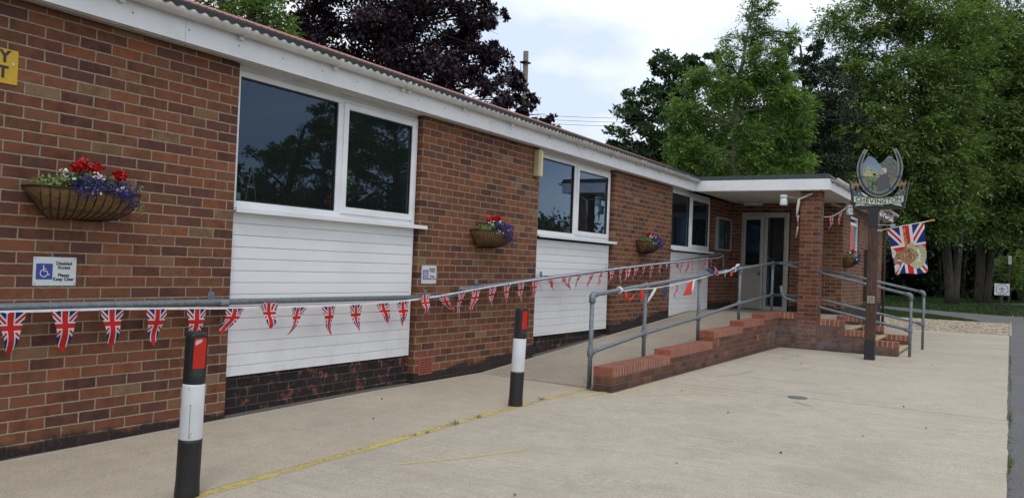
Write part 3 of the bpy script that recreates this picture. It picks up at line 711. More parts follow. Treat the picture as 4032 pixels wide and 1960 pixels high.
# wall rail
wr = empty("wall_handrail", (7.0, 5.18, -.6), "grey galvanised tube handrail fixed along the hall wall above the path and ramp", "handrail")
WY = 5.185
b = MB(); b.tube([(-6, WY, -.370), (2.7, WY, -.380), (7.42, WY, -.380)], .0245, 14); b.tube([(7.42, WY, -.388), (7.50, WY, -.388), (7.53, WY+.02, -.388), (7.535, WY+.085, -.388)], .0255, 14); mesh("rail", b, TUBE, wr)
b = MB(); b.tube([(7.50, WY+.03, -.300), (7.60, WY+.002, -.300), (9.45, WY, -.168), (11.58, WY, -.022), (13.92, WY, .128), (15.6, WY, .262), (16.7, WY, .36), (16.95, WY, .375), (17.10, WY, .33), (17.16, WY, .22), (17.17, WY, .06), (17.17, WY+.08, .03)], .0235, 14); mesh("rail", b, TUBE, wr)
for x, z in ((4.25, -.388), (1.2, -.388), (-2, -.388), (6.97, -.388), (7.92, -.278), (9.45, -.168), (11.58, -.022), (13.92, .128), (15.9, .287)):
    b = MB(); b.box(x-.028, x+.028, D-.006, D-.0005, z+.012, z+.082); b.box(x-.020, x+.020, WY-.01, D-.006, z+.024, z+.034)
    s = .067 if z > -.38 else 0; d = Vector((1, 0, s)); sleeve(b, Vector((x+.05, WY, z+s*.05)), d, .038, .031); mesh("wall_bracket", b, TUBE, wr)

# ============================================================ BOLLARDS
def bollard(x, y, lean, lab, scr):
    gzz = gz(x); t = empty("bollard", (x, y, gzz), lab, "bollard", "black and white bollards along the yellow line")
    H = dict(b=.315, w=.62, h=.885)
    def tf(b):
        b.v = [(vx+lean[0]*(vz-gzz)+0, vy+lean[1]*(vz-gzz), vz) for vx, vy, vz in b.v]; return b
    b = MB(); b.lathe((x, y, gzz), [(.067, -.03), (.067, .02), (.0645, .06), (.0632, .09), (.0632, .30), (.0628, .315)], 32); mesh("base", tf(b), BLACKP, t)
    b = MB(); b.lathe((x, y, gzz), [(.0600, .3155), (.0612, .318), (.0598, .61), (.0585, .6195)], 32); sl = mesh("sleeve", tf(b), WHITEP, t)
    # head: slab sided cap with a bay cut for the reflector, facing the camera side (-x, -y)
    a = R_(258); ca, sa = math.cos(a), math.sin(a)
    def L3(u, v, z): return (x+ca*u-sa*v, y+sa*u+ca*v, gzz+z)   # u towards the reflector side
    b = MB(); n = 36
    levels = [(.620, 0), (.655, 0), (.668, .1), (.70, 1), (.86, 1), (.875, 1), (.884, .98), (.892, .9)]
    k = len(b.v); rad = .0600
    for z, cut in levels:
        for j in range(n):
            t_ = 2*math.pi*j/n; u, v = math.cos(t_)*rad, math.sin(t_)*rad*.97
            lim = rad-(.018*cut); u = min(u, lim)
            sh = 1.0 if z < .87 else (.985 if z < .88 else (.95 if z < .89 else .80))
            b.v.append(L3(u*sh, v*sh, z+(.012*(1-(v/rad)**2) if z > .87 else 0)))
    for i in range(len(levels)-1):
        for j in range(n): b.f.append((k+i*n+j, k+i*n+(j+1) % n, k+(i+1)*n+(j+1) % n, k+(i+1)*n+j)); b.mi.append(0); b.sm.append(True)
    b.f.append(tuple(k+(len(levels)-1)*n+j for j in range(n))); b.mi.append(0); b.sm.append(False)
    # lips either side of the reflector
    for s in (-1, 1):
        vs = [L3(.038, s*.045, .70), L3(.046, s*.040, .70), L3(.046, s*.0365, .70), L3(.038, s*.0365, .70), L3(.038, s*.045, .872), L3(.047, s*.040, .877), L3(.047, s*.0365, .877), L3(.038, s*.0365, .877)]
        b.add(vs, [(0, 1, 2, 3), (4, 7, 6, 5), (0, 4, 5, 1), (1, 5, 6, 2), (2, 6, 7, 3), (3, 7, 4, 0)])
    hd = mesh("head", tf(b), BLACKP, t)
    b = MB(); b.add([L3(.0440, v, z) for v, z in ((-.0355, .705), (.0355, .705), (.0355, .872), (-.0355, .872))]+[L3(.041, v, z) for v, z in ((-.0355, .705), (.0355, .705), (.0355, .872), (-.0355, .872))], [(0, 1, 2, 3), (4, 7, 6, 5), (0, 4, 5, 1), (1, 5, 6, 2), (2, 6, 7, 3), (3, 7, 4, 0)])
    mesh("reflector", tf(b), REDR, hd)
    if scr:
        b = MB()
        def on(ang, z, r=.0613): aa = R_(ang); return (x+math.cos(aa)*r, y+math.sin(aa)*r, gzz+z)
        for p, r0 in (([on(222, .51), on(222, .43), on(223, .36), on(223, .325)], .0011), ([on(219, .512), on(225, .507)], .0013), ([on(232, .36), on(227, .328)], .001), ([on(210, .605), on(209, .588)], .0012)): b.tube(p, r0, 5)
        mesh("scuff", tf(b), SCRATCH, sl)
        b = MB(); b.add([L3(.0446, v*.7, z) for v, z in ((-.04, .838), (-.03, .832), (-.012, .842), (.004, .846), (.018, .858), (.002, .866), (-.012, .861), (-.03, .862), (-.042, .848))], [tuple(range(9))])
        mesh("reflector_tear", tf(b), plain("torn_foil", (.5, .45, .43), .5), hd)
    return t
bollard(3.005, 3.847, (.0, -.030), "larger near black and white bollard with scratched sleeve and torn red reflector", True)
bollard(6.556, 3.868, (.01, -.03), "smaller clean black and white bollard standing on the yellow line nearer the ramp wall", False)

# ============================================================ WALL SIGNS
def fr_wall(x, z, y=D): return lambda a, b, d: (x+a, y+d, z+b)
SIGNW = plain("sign_white", (.56, .60, .62), .4, 0, .04, 8); SIGNB = plain("sign_blue", (.035, .055, .27), .4, 0, .1, 20); SIGNP = plain("sign_faded_violet", (.24, .17, .38), .4, 0, .1, 20)
INK = plain("ink_black", (.02, .02, .025), .5); INKF = plain("ink_faded", (.16, .12, .17), .5)
def rrect(x0, x1, z0, z1, r=.006, n=4):
    o = []
    for cx, cz, a0 in ((x1-r, z1-r, 0), (x0+r, z1-r, 90), (x0+r, z0+r, 180), (x1-r, z0+r, 270)):
        for i in range(n+1): t = R_(a0+90*i/n); o.append((cx+r*math.cos(t), cz+r*math.sin(t)))
    return o
def wheelchair(b, fr, s, mi):
    b.poly([(s*.045*math.cos(t)-.06*s, s*.045*math.sin(t)+.36*s) for t in [i*math.pi/6 for i in range(12)]], fr, .001, mi)
    def strip(pts, w_):
        L_ = []; R2 = []
        for i, p in enumerate(pts):
            a = Vector(pts[max(0, i-1)]); c = Vector(pts[min(len(pts)-1, i+1)]); d = (c-a).normalized(); n = Vector((-d.y, d.x))*w_*s/2; p = Vector(p)
            L_.append(tuple((p+n)[:])); R2.append(tuple((p-n)[:]))
        for i in range(len(pts)-1):
            b.poly([tuple(v*s if False else v for v in q) for q in (L_[i], L_[i+1], R2[i+1], R2[i])], fr, .001, mi)
    S_ = lambda L0: [(x*s, y*s) for x, y in L0]
    strip(S_([(-.06, .30), (-.055, .02)]), .075); strip(S_([(-.055, .16), (.12, .16)]), .05); strip(S_([(-.055, .02), (.17, .02), (.26, -.22), (.36, -.19)]), .065)
    strip(S_([(-.03+.235*math.cos(R_(t)), -.11+.235*math.sin(R_(t))) for t in range(118, 345, 15)]), .055)
def access_sign(x0, x1, z0, z1, lines, lab, blue, ink, soft):
    t = empty("disabled_sign", ((x0+x1)/2, D, (z0+z1)/2), lab, "sign", None); w_, h = x1-x0, z1-z0; fr = fr_wall(x0, z0)
    b = MB(); b.poly(rrect(0, w_, 0, h, .006), lambda a, c, d: (x0+a, D-.006+d, z0+c), .006); mesh("board", b, SIGNW, t)
    k = MB(); px0, px1, pz0, pz1 = w_*.06, w_*.44, h*.22, h*.77
    k.poly(rrect(px0, px1, pz0, pz1, .005), lambda a, c, d: (x0+a, D-.0072+d, z0+c), .001); pm = mesh("pictogram", k, blue, t)
    k = MB(); wheelchair(k, lambda a, c, d: (x0+(px0+px1)/2+a, D-.0084+d, z0+(pz0+pz1)/2+c), (pz1-pz0)*.98, 0); mesh("wheelchair_symbol", k, SIGNW, pm)
    k = MB()
    for s, fz in lines: put_text(k, s, h*.165, lambda a, c, d, fz=fz: (x0+w_*.705+a, D-.0072+d, z0+h*fz+c), .0006)
    mesh("lettering", k, ink, t, fix=False)
    k = MB()
    for a in (.04, .96):
        for c in (.06, .94): k.lathe((x0+w_*a, D-.006, z0+h*c), [(.0045, 0), (.004, -.002)], 8, axis='y')
    mesh("screw", k, SCREW, t)
access_sign(2.888, 3.166, -.255, -.072, (("Disabled", .73), ("Access", .59), ("Please", .32), ("Keep Clear", .18)), "white and blue wheelchair sign reading Disabled Access Please Keep Clear", SIGNB, INK, False)
access_sign(6.893, 7.148, -.243, -.052, (("Disabled", .76), ("Parking", .64), ("Please", .36), ("Keep Clear", .23)), "faded violet wheelchair sign reading Disabled Parking Please Keep Clear", SIGNP, INKF, True)
t = empty("yellow_sign", (2.6, D, 1.07), "yellow wall sign with black capitals cut off by the photo edge", "sign")
b = MB(); b.poly(rrect(2.30, 2.735, .975, 1.185, .008), lambda a, c, d: (a, D-.005+d, c), .005); mesh("board", b, plain("sign_yellow", (.55, .33, .008), .45, 0, .08, 20), t)
b = MB(); put_text(b, "Y", .10, lambda a, c, d: (2.655+a, D-.0062+d, 1.105+c), .0035); put_text(b, "T", .10, lambda a, c, d: (2.648+a, D-.0062+d, 1.01+c), .0035); mesh("lettering", b, INK, t, fix=False)
b = MB(); b.lathe((2.706, D-.005, 1.10), [(.0085, 0), (.008, -.002)], 12, axis='y'); mesh("screw", b, SIGNW, t)

# bulkhead light on the pier
t = empty("bulkhead_light", (9.21, D, 1.3), "yellowed vertical bulkhead light on the pier left of the middle window", "light")
b = MB(); b.box(9.155, 9.215, D-.075, D, 1.135, 1.475); mesh("housing", b, plain("old_plastic", (.40, .36, .22), .5, 0, .12, 8), t, bevel=.006)
b = MB(); b.box(9.216, 9.262, D-.08, D-.002, 1.13, 1.47); mesh("diffuser", b, plain("yellowed_diffuser", (.58, .52, .28), .35, 0, .1, 12), t, bevel=.008)

# noticeboards
t = empty("noticeboard", (17.3, D, .8), "grey framed glazed noticeboard on the wall inside the porch", "noticeboard")
b = MB(); x0, x1, z0, z1 = 16.80, 17.80, .45, 1.148; y_ = D-.06
fixed_frame(b, x0, x1, z0, z1, y_, .04, .04, .04, .04, .06); mesh("frame", b, GREYM, t, bevel=.004)
b = MB(); b.box(x0+.04, x1-.04, D-.012, D-.004, z0+.04, z1-.04); mesh("backing_board", b, plain("board_cloth", (.13, .12, .12), .9), t)
for (a, c, w_, h, mt) in ((16.86, .53, .17, .22, PAPER), (16.87, .78, .13, .16, PAPER), (17.10, .55, .2, .14, PAPER), (17.12, 1.0, .18, .08, plain("yellow_notice", (.42, .28, .06), .8)), (17.45, .62, .16, .2, PAPER)):
    b = MB(); b.box(a, a+w_, D-.0155, D-.0125, c, c+h); mesh("notice", b, mt, t)
b = MB(); b.box(x0+.04, x1-.04, D-.045, D-.041, z0+.04, z1-.04); mesh("pane", b, GLASS, t)
t = empty("noticeboard", (21.45, 2.95, .0), "tall dark brown noticeboard on the far wing wall behind the village sign post", "noticeboard")
b = MB(); fixed_frame(b, 20.88, 22.0, -.54, .66, 2.87, .09, .09, .09, .09, .085); b.box(21.40, 21.47, 2.871, 2.954, -.45, .57); mesh("frame", b, WOODDK, t, bevel=.006)
b = MB(); b.box(20.97, 21.91, 2.93, 2.95, -.45, .57); mesh("backing_board", b, plain("brown_felt", (.07, .045, .04), .9), t)
for (a, c, w_, h) in ((21.05, .30, .22, .2), (21.05, -.42, .12, .3), (21.55, .2, .22, .3), (21.55, -.3, .22, .3)):
    b = MB(); b.box(a, a+w_, 2.925, 2.929, c, c+h); mesh("notice", b, plain("notice_dull", (.25, .22, .22), .8), t)

# jar lamps on timber arms
def jar_lamp(px, py, pz, wall, lab):
    t = empty("jar_lamp", (px, py, pz), lab, "lamp", "white jar lamps hung on timber arms")
    b = MB(); b.lathe((px, py, pz), [(.052, 0), (.066, .004), (.068, .02), (.060, .125), (.056, .13)], 24); mesh("jar", b, plain("opal_glass", (.58, .66, .64), .3, 0, .04), t)
    b = MB(); b.lathe((px, py, pz), [(.066, .131), (.068, .135), (.068, .175), (.06, .188), (.02, .192)], 24); mesh("lid", b, plain("lamp_cap", (.50, .53, .52), .4), t)
    a, c = wall
    b = MB(); b.tube([(px, py, pz+.165), tuple(a)], .006, 8); mesh("arm_rod", b, GREYM, t)
    b = MB(); a = Vector(a); c = Vector(c); d = (c-a); w_ = Vector((0, 0, .04)); n = d.cross(w_).normalized()*.02; b.obox(a-w_/2-n/2, d, w_, n); mesh("timber_arm", b, plain("bleached_timber", (.36, .33, .28), .8, 0, .2, 20), t, bevel=.003)
jar_lamp(15.12, 3.51, 1.235, ((15.16, 3.24, 1.355), (15.19, 3.03, 1.45)), "white jar lamp on a timber arm left of the brick pillar")
jar_lamp(17.0, 2.70, 1.20, ((17.0, 2.86, 1.36), (17.05, 3.05, 1.42)), "white jar lamp behind the village sign at the porch corner")

# ============================================================ BUNTING
def jack_color(m, px, py, a, b_, rw, ww, dw, dr):
    n = math.hypot(a, b_)
    d1 = (px*b_-py*a)*(1/n); d2 = (px*b_+py*a)*(1/n)
    dd = d1.abs().min(d2.abs())
    blue, white, red = (.020, .026, .135), (.62, .63, .66), (.52, .022, .022)
    c = m.mix((dd-dw).lt(0), blue, white); c = m.mix((dd-dr).lt(0), c, red)
    cross = px.abs(); c2 = py.abs()
    mn = (cross-ww).lt(0).max((c2-ww).lt(0)); c = m.mix(mn, c, white)
    mr = (cross-rw).lt(0).max((c2-rw*.85).lt(0)); return m.mix(mr, c, red)
def cloth_finish(m, c, tr=.25):
    m.color(c); t = m.nt
    tl = t.nodes.new("ShaderNodeBsdfTranslucent"); mx = t.nodes.new("ShaderNodeMixShader"); mx.inputs[0].default_value = tr
    t.links.new(c, tl.inputs[0]); o = t.nodes['Material Output']; t.links.new(m.b.outputs[0], mx.inputs[1]); t.links.new(tl.outputs[0], mx.inputs[2]); t.links.new(mx.outputs[0], o.inputs[0]); return m.mat
m = M("jack_pennant", rough=.75, spec=.2); u, v = m.uv(); PENN = cloth_finish(m, jack_color(m, (u-.5), (v-.5), .088, .088, .0180, .0255, .018, .0075))
m = M("jack_flag", rough=.7, spec=.2); u, v = m.uv(); JFLAG = cloth_finish(m, jack_color(m, (u-.5), (v-.5), .45, .30, .062, .102, .058, .020), .2)
TAPE = plain("white_tape", (.66, .67, .7), .7)
CR = plain("cloth_red", (.52, .03, .02), .8); CWH = plain("cloth_white", (.66, .67, .7), .8); CN = plain("cloth_navy", (.02, .03, .10), .8)
def pennant(parent, top, along, L_=.262, W=.176, lean=0.0, out_=0.0, yaw=0.0, twist=0.0, curl=.02, flip=False, mat=None, ph=0.0, name="pennant", narrow=1.0):
    top = Vector(top); al = Vector(along).normalized(); nrm = Vector((al.y, -al.x, 0)).normalized()
    b = MB(); nj, ni = 12, 6; vs = []; uvs = []
    def wf(t): return 1-.75*t if t < .8 else .4*(1-t)/.2

    for j in range(nj+1):
        t = j/nj; w_ = W*wf(t)*(1-(1-narrow)*t**.6)
        ya = yaw*t+twist*math.sin(t*2.6+ph)*t
        if flip: zz = .05*math.sin(min(1, t/.22)*math.pi)-L_*max(0, t-.16); oo = .012+.03*t
        else: zz = -L_*t*(1-.25*abs(lean)); oo = out_*t*t
        c = top+Vector((0, 0, zz))+al*(lean*L_*t**1.6)+nrm*(oo+curl*math.sin(t*7+ph)*t)
        for i in range(ni+1):
            s = i/ni*2-1
            d = al*math.cos(ya)+nrm*math.sin(ya)
            q = c+d*(s*w_/2)+nrm*(.008*math.cos(s*2.4+ph)*(1-t)+.004)
            vs.append(q); uvs.append((.5+s*.176*wf(t)/2, .5+(t*.262-.095)))
    fs = [(j*(ni+1)+i, j*(ni+1)+i+1, (j+1)*(ni+1)+i+1, (j+1)*(ni+1)+i) for j in range(nj) for i in range(ni)]
    b.add(vs, fs, 0, True); o = mesh(name, b, mat or PENN, parent, fix=False)
    ul = o.data.uv_layers.new(name="UVMap")
    for lp in o.data.loops: ul.data[lp.index].uv = uvs[lp.vertex_index]
    return o
bt = empty("bunting", (7.0, 5.12, -.35), "long string of union flag pennants tied along the wall handrail", "bunting")
SP = [(-3, -.395), (1.0, -.40), (2.606, -.405), (3.35, -.405), (4.27, -.424), (5.26, -.436), (6.37, -.415), (6.988, -.372), (7.981, -.277), (8.888, -.201), (10.831, -.058), (12.978, .082), (16.164, .264), (16.741, .295), (17.05, .36)]
BY = 5.135
b = MB()
fine = []
for (xa, za), (xb, zb) in zip(SP, SP[1:]):
    n = max(2, int((xb-xa)/.15))
    for i in range(n): fine.append((xa+(xb-xa)*i/n, za+(zb-za)*i/n))
fine.append(SP[-1])
vs = []
for x, z in fine: vs += [(x, BY, z+.008), (x, BY-.001, z-.008), (x, BY+.003, z-.008), (x, BY+.004, z+.008)]
b.add(vs, [(4*i+j, 4*i+(j+1) % 4, 4*i+4+(j+1) % 4, 4*i+4+j) for i in range(len(fine)-1) for j in range(4)]); mesh("tape", b, TAPE, bt)
b = MB(); vs = []; nav = [q for q in fine if q[0] > 8.0]
for x, z in nav: vs += [(x, BY+.001, z-.0085), (x, BY, z-.022), (x, BY+.003, z-.022), (x, BY+.004, z-.0085)]
b.add(vs, [(4*i+j, 4*i+(j+1) % 4, 4*i+4+(j+1) % 4, 4*i+4+j) for i in range(len(nav)-1) for j in range(4)]); mesh("navy_binding", b, CN, bt)
PX = [(2.7, {}), (3.03, dict(lean=.0)), (3.35, dict(lean=.06)), (3.69, dict(lean=-.10)), (4.02, dict(lean=-.05)), (4.37, dict(lean=-.55, twist=.6, L_=.22)), (4.7, dict(flip=True, L_=.2)), (5.04, dict(lean=-.42, twist=.5, narrow=.7)), (5.4, dict(lean=.12)), (5.75, dict(lean=.16)), (6.13, dict(lean=.5, L_=.24)), (6.43, dict(lean=.12, narrow=.9)), (6.77, dict(flip=True, L_=.2, W=.14)), (7.11, dict(lean=.9, L_=.24)), (7.45, dict(lean=-.35, narrow=.8)), (7.73, dict(lean=-.35, narrow=.6, yaw=.5)), (8.07, dict(lean=-.12, narrow=.8)), (8.39, dict(lean=-.14, narrow=.8)), (8.72, dict(lean=.02, narrow=.7)), (9.07, dict(lean=-.3, narrow=.6, yaw=.6)), (9.45, dict(lean=.7, L_=.2)), (9.83, dict(lean=.8, L_=.22)), (10.02, dict(lean=-.1, L_=.2)), (10.32, dict(lean=-.8, narrow=.5)), (10.7, dict(lean=-.55, narrow=.6)), (11.05, dict(lean=-.7, narrow=.5, yaw=.6)), (11.40, dict(lean=-.4, narrow=.6)), (11.72, dict(lean=-.05, narrow=.6)), (12.02, dict(lean=-.6, narrow=.4, yaw=.7)), (12.34, dict(lean=-.5, narrow=.4, yaw=.7)), (12.66, dict(lean=-.6, narrow=.4)), (13.01, dict(lean=-.2, narrow=.6)), (13.38, dict(lean=-.25, narrow=.5)), (13.72, dict(lean=-.5, narrow=.5)), (14.22, dict(lean=.7, L_=.2)), (14.48, dict(lean=-.4, narrow=.5)), (14.80, dict(lean=-.3, narrow=.5)), (15.08, dict(lean=-.35, narrow=.5)), (15.43, dict(lean=-.5, narrow=.4)), (15.79, dict(lean=-.4, narrow=.5)), (16.16, dict(lean=-.1, narrow=.6))]
rp = random.Random(5)
def sz(x):
    for (xa, za), (xb, zb) in zip(SP, SP[1:]):
        if xa <= x <= xb: return za+(zb-za)*(x-xa)/(xb-xa)
for x, kw in PX:
    kw = dict(kw); kw.setdefault('ph', rp.uniform(0, 6)); kw.setdefault('twist', rp.uniform(-.7, .7))
    pennant(bt, (x, BY-.004, sz(x)-.004), (1, 0, (sz(x+.05)-sz(x-.05))/.1), **kw)
# second string tangled on the ramp rail
b2 = empty("bunting", (10.5, 3.79, -.25), "short tangled string of red white and navy pennants tied to the ramp railing", "bunting")
pts = [(8.75, 3.815, -.24), (8.80, 3.80, -.262), (9.1, 3.80, -.245), (9.66, 3.80, -.235), (10.1, 3.80, -.215), (10.6, 3.80, -.18), (11.0, 3.80, -.15), (11.25, 3.80, -.125), (11.62, 3.80, -.09), (12.1, 3.80, -.04), (12.6, 3.80, -.005), (12.9, 3.80, .02), (13.3, 3.81, .09)]
b = MB(); b.tube(pts, .0065, 6); mesh("tape", b, TAPE, b2)
for x, z in ((8.77, -.252), (13.33, .046)):
    b = MB(); b.tube([(x, RPY+.03*math.cos(t), z+.032*math.sin(t)) for t in [i*math.pi/6 for i in range(13)]], .012, 8); mesh("tie", b, TAPE, b2)
b = MB(); b.tube([(12.75+.06*math.cos(t), 3.80, -.02+.06*math.sin(t)) for t in [i*math.pi/6 for i in range(9)]], .005, 6); mesh("tie", b, TAPE, b2)
def rag(pl, mat, name="pennant"):
    b = MB(); n = len(pl)
    c = Vector((sum(p[0] for p in pl)/n, sum(p[1] for p in pl)/n-.02, sum(p[2] for p in pl)/n))
    b.add([Vector(p) for p in pl]+[c], [(i, (i+1) % n, n) for i in range(n)], 0, True); return mesh(name, b, mat, b2, fix=False)
b = MB(); b.tube([(8.84, 3.79, -.27), (8.80, 3.78, -.33), (8.86, 3.77, -.365), (8.97, 3.77, -.35), (9.05, 3.78, -.30)], [.012, .018, .016, .014, .008], 6); mesh("pennant", b, CR, b2)
rag([(9.27, 3.79, -.24), (9.37, 3.79, -.24), (9.36, 3.77, -.33), (9.33, 3.78, -.39), (9.27, 3.78, -.37)], CR)
rag([(9.72, 3.79, -.23), (9.80, 3.79, -.235), (9.66, 3.77, -.30), (9.60, 3.78, -.35), (9.48, 3.78, -.41), (9.50, 3.78, -.36), (9.62, 3.78, -.28)], CWH)
rag([(10.05, 3.79, -.215), (10.17, 3.79, -.21), (10.10, 3.77, -.30), (10.02, 3.78, -.38), (9.95, 3.78, -.37), (9.98, 3.77, -.31)], CN)
pennant(b2, (10.52, 3.785, -.195), (1, 0, .08), L_=.2, W=.13, lean=-.5, narrow=.8)
rag([(11.2, 3.79, -.13), (10.95, 3.79, -.17), (10.75, 3.75, -.26), (10.62, 3.74, -.335), (10.8, 3.74, -.33), (10.97, 3.74, -.325)], CR)
rag([(11.25, 3.79, -.12), (11.12, 3.79, -.145), (10.99, 3.75, -.30), (11.06, 3.75, -.26)], CWH)
rag([(11.6, 3.78, .035), (11.9, 3.77, .045), (12.06, 3.77, -.01), (12.1, 3.78, -.05), (11.85, 3.76, -.03)], CN)
pennant(b2, (12.2, 3.78, .035), (1, 0, -.35), L_=.11, W=.3, lean=.3)
rag([(12.95, 3.79, -.0), (13.06, 3.79, .02), (13.0, 3.77, -.05), (12.9, 3.78, -.055)], CR); rag([(13.2, 3.80, .07), (13.5, 3.80, .12), (13.55, 3.82, .15), (13.3, 3.80, .14)], CWH)
# third string inside the porch
b3 = empty("bunting", (16.2, 3.0, 1.2), "short swag of three small pennants between the pillar and porch corner", "bunting")
A0, A1 = Vector((15.56, 3.05, 1.09)), Vector((17.0, 2.74, 1.36)); P_ = lambda t: A0.lerp(A1, t)-Vector((0, 0, .10*math.sin(math.pi*t)))
b = MB(); b.tube([P_(i/12) for i in range(13)], .007, 6); mesh("tape", b, TAPE, b3)
for t in (.18, .50, .78): pennant(b3, P_(t), (A1-A0), L_=.28, W=.17, lean=-.32, ph=t*9)
b4 = empty("rolled_pennant", (15.14, 3.22, 1.1), "rolled up white pennants hanging limp beside the brick pillar", "pennant")
b = MB(); b.tube([(15.14, 3.25, 1.36), (15.13, 3.255, 1.28), (15.13, 3.27, 1.15), (15.13, 3.285, 1.03)], [.012, .026, .024, .008], 8); mesh("cloth", b, plain("rolled_cloth", (.50, .47, .40), .8), b4)
b = MB(); b.tube([(15.14, 3.25, 1.06), (15.13, 3.262, .98), (15.14, 3.25, .92), (15.14, 3.25, .86)], [.02, .015, .005, .01], 8); b.tube([(15.14, 3.255, .86), (15.13, 3.265, .76), (15.13, 3.285, .66)], [.016, .011, .012], 8); mesh("cloth", b, plain("rolled_cloth_red", (.34, .28, .28), .8), b4)

# ============================================================ PLANTERS
LEAFG = plain("planter_leaf", (.045, .085, .025), .6, 0, .45, 60); LEAFY = plain("variegated_leaf", (.20, .24, .07), .6, 0, .5, 90); LOB = plain("lobelia_violet", (.040, .028, .17), .6, 0, .6, 80); GER = plain("geranium_red", (.50, .008, .01), .5, 0, .35, 90); WHF = plain("white_petal", (.72, .72, .68), .6, 0, .1)
COIR = plain("coir_liner", (.20, .105, .035), .95, 0, .35, 40, .01)
nr = np.random.default_rng(11)
def scatter(parent, name, blobs, n, size, mat, kind=None, aspect=.55, up=0.0):
    """many small leaf or petal faces spread through a few soft volumes"""
    tot = sum(bl[3]*bl[4]*bl[5] for bl in blobs); vs = []; fs = []
    for cx, cy, cz, rx, ry, rz_ in blobs:
        k = max(3, int(n*rx*ry*rz_/tot)); d = nr.normal(size=(k, 3)); d /= np.linalg.norm(d, axis=1)[:, None]; q = nr.uniform(.25, 1, size=k)**.5
        c = np.array((cx, cy, cz))+d*q[:, None]*np.array((rx, ry, rz_))
        a = nr.normal(size=(k, 3))+np.array((0, 0, up)); a /= np.linalg.norm(a, axis=1)[:, None]
        e = np.cross(a, nr.normal(size=(k, 3))); e /= np.linalg.norm(e, axis=1)[:, None]
        s = size*nr.uniform(.6, 1.3, size=(k, 1))
        v4 = np.stack([c, c+a*s*.5+e*s*aspect*.5, c+a*s, c+a*s*.5-e*s*aspect*.5], 1).reshape(-1, 3)
        o = len(vs); vs += [tuple(p) for p in v4]; fs += [(o+4*i, o+4*i+1, o+4*i+2, o+4*i+3) for i in range(k)]
    b = MB(); b.add(vs, fs); ob = mesh(name, b, mat, parent, fix=False)
    if kind: ob['kind'] = kind
    return ob
def planter(x0, x1, zt, wall, lab, heads, flowers, right=1.0, s=1.0):
    t = empty("wall_planter", ((x0+x1)/2, wall-.1, zt-.1), lab, "planter", "wire trough planters of bedding flowers on the hall walls")
    dep, h = .205, .185; n = 14
    def prof(u):   # u 0..1 front top to bottom back
        a = u*math.pi/2; return (wall-.012-dep*math.cos(a), zt-h*math.sin(a))
    def pt(v, u, off=0.0):   # v along the trough, ends pulled in towards the bottom
        y, z = prof(u); pull = .20*(1-math.cos(u*math.pi/2))*.9*min(1, (x1-x0)/.7)
        e = (1-abs(2*v-1)**4)
        return (x0+pull*(1-2*v)*1+(x1-x0)*v, wall-.012-(wall-.012-y)*(1-.0*(1-e))-off, z-off*.7)
    b = MB(); nu, nv = 10, 20; vs = [pt(j/nv, i/nu) for j in range(nv+1) for i in range(nu+1)]
    b.add(vs, [(j*(nu+1)+i, j*(nu+1)+i+1, (j+1)*(nu+1)+i+1, (j+1)*(nu+1)+i) for j in range(nv) for i in range(nu)], 0, True)
    for v in (0, 1): b.add([pt(v, i/nu) for i in range(nu+1)]+[(pt(v, 0)[0]+(.0), wall-.012, zt)], [tuple(range(nu+2))])
    b.box(x0+.01, x1-.01, wall-dep*.9, wall-.015, zt-.03, zt-.022)
    mesh("coir_liner", b, COIR, t, fix=False)
    b = MB(); nr_ = 11
    for k in range(nr_+1):
        v = k/nr_; b.tube([pt(min(1, max(0, v+.05*math.sin(u*1.6)*0)), u, .004) for u in lin(0, 1, 7)], .0036, 6)
    b.tube([(x0-.004, wall-.01, zt+.004), (x0-.004, wall-dep-.018, zt+.004), (x1+.004, wall-dep-.018, zt+.004), (x1+.004, wall-.01, zt+.004)], .0055, 6)
    b.tube([pt(v, .5, .006) for v in lin(0, 1, 12)], .0036, 6); b.tube([(x0, wall-.008, zt), (x0+.17, wall-.008, zt-h), (x1-.17, wall-.008, zt-h), (x1, wall-.008, zt)], .005, 6)
    mesh("wire_frame", b, BLACKI, t)
    W_ = x1-x0; X_ = lambda f: x0+W_*f; yc = wall-.13
    scatter(t, "foliage", [(X_(.35), yc, zt+.04, W_*.26, .10, .06), (X_(.7), yc, zt+.03, W_*.25, .11, .07), (X_(.5), yc-.03, zt+.07, W_*.25, .07, .05)], 1100, .026, LEAFG)
    scatter(t, "variegated_foliage", [(X_(.14), yc-.02, zt+.03, W_*.15, .09, .035), (X_(.24), yc-.04, zt+.055, W_*.07, .05, .025)], 320, .026, LEAFY)
    scatter(t, "trailing_ivy", [(X_(.99), yc-.04, zt-.02, .05, .05, .10), (X_(1.03), yc-.05, zt-.09, .04, .04, .06)], 70, .03, LEAFY)
    scatter(t, "lobelia", [(X_(f), yc-.06+dy, zt+dz, rx, .09, rz_) for f, dy, dz, rx, rz_ in flowers], 1500, .016, LOB, aspect=.8)
    scatter(t, "white_flowers", [(X_(f), yc-.09, zt+dz, .035, .03, .025) for f, dz in ((.20, .10), (.26, .07), (.50, .10), (.57, .08), (.45, .0), (.56, -.01), (.72, .03), (.78, .02))], 110, .018, WHF, aspect=.9)
    for f, dz, r in heads:
        c = (X_(f), yc-.03, zt+dz)
        scatter(t, "geranium_head", [(c[0], c[1], c[2], r, r*.9, r*.72)], 220, .02, GER, aspect=.95)
        b = MB(); b.tube([(X_(f)-.01, yc, zt), c], .003, 5); mesh("flower_stem", b, LEAFG, t)
    return t
FL1 = [(.45, 0, .05, .10, .055), (.42, -.02, -.01, .09, .06), (.62, 0, .03, .10, .055), (.84, 0, .02, .10, .06), (.88, -.02, -.05, .05, .06), (.75, -.02, .0, .08, .05)]
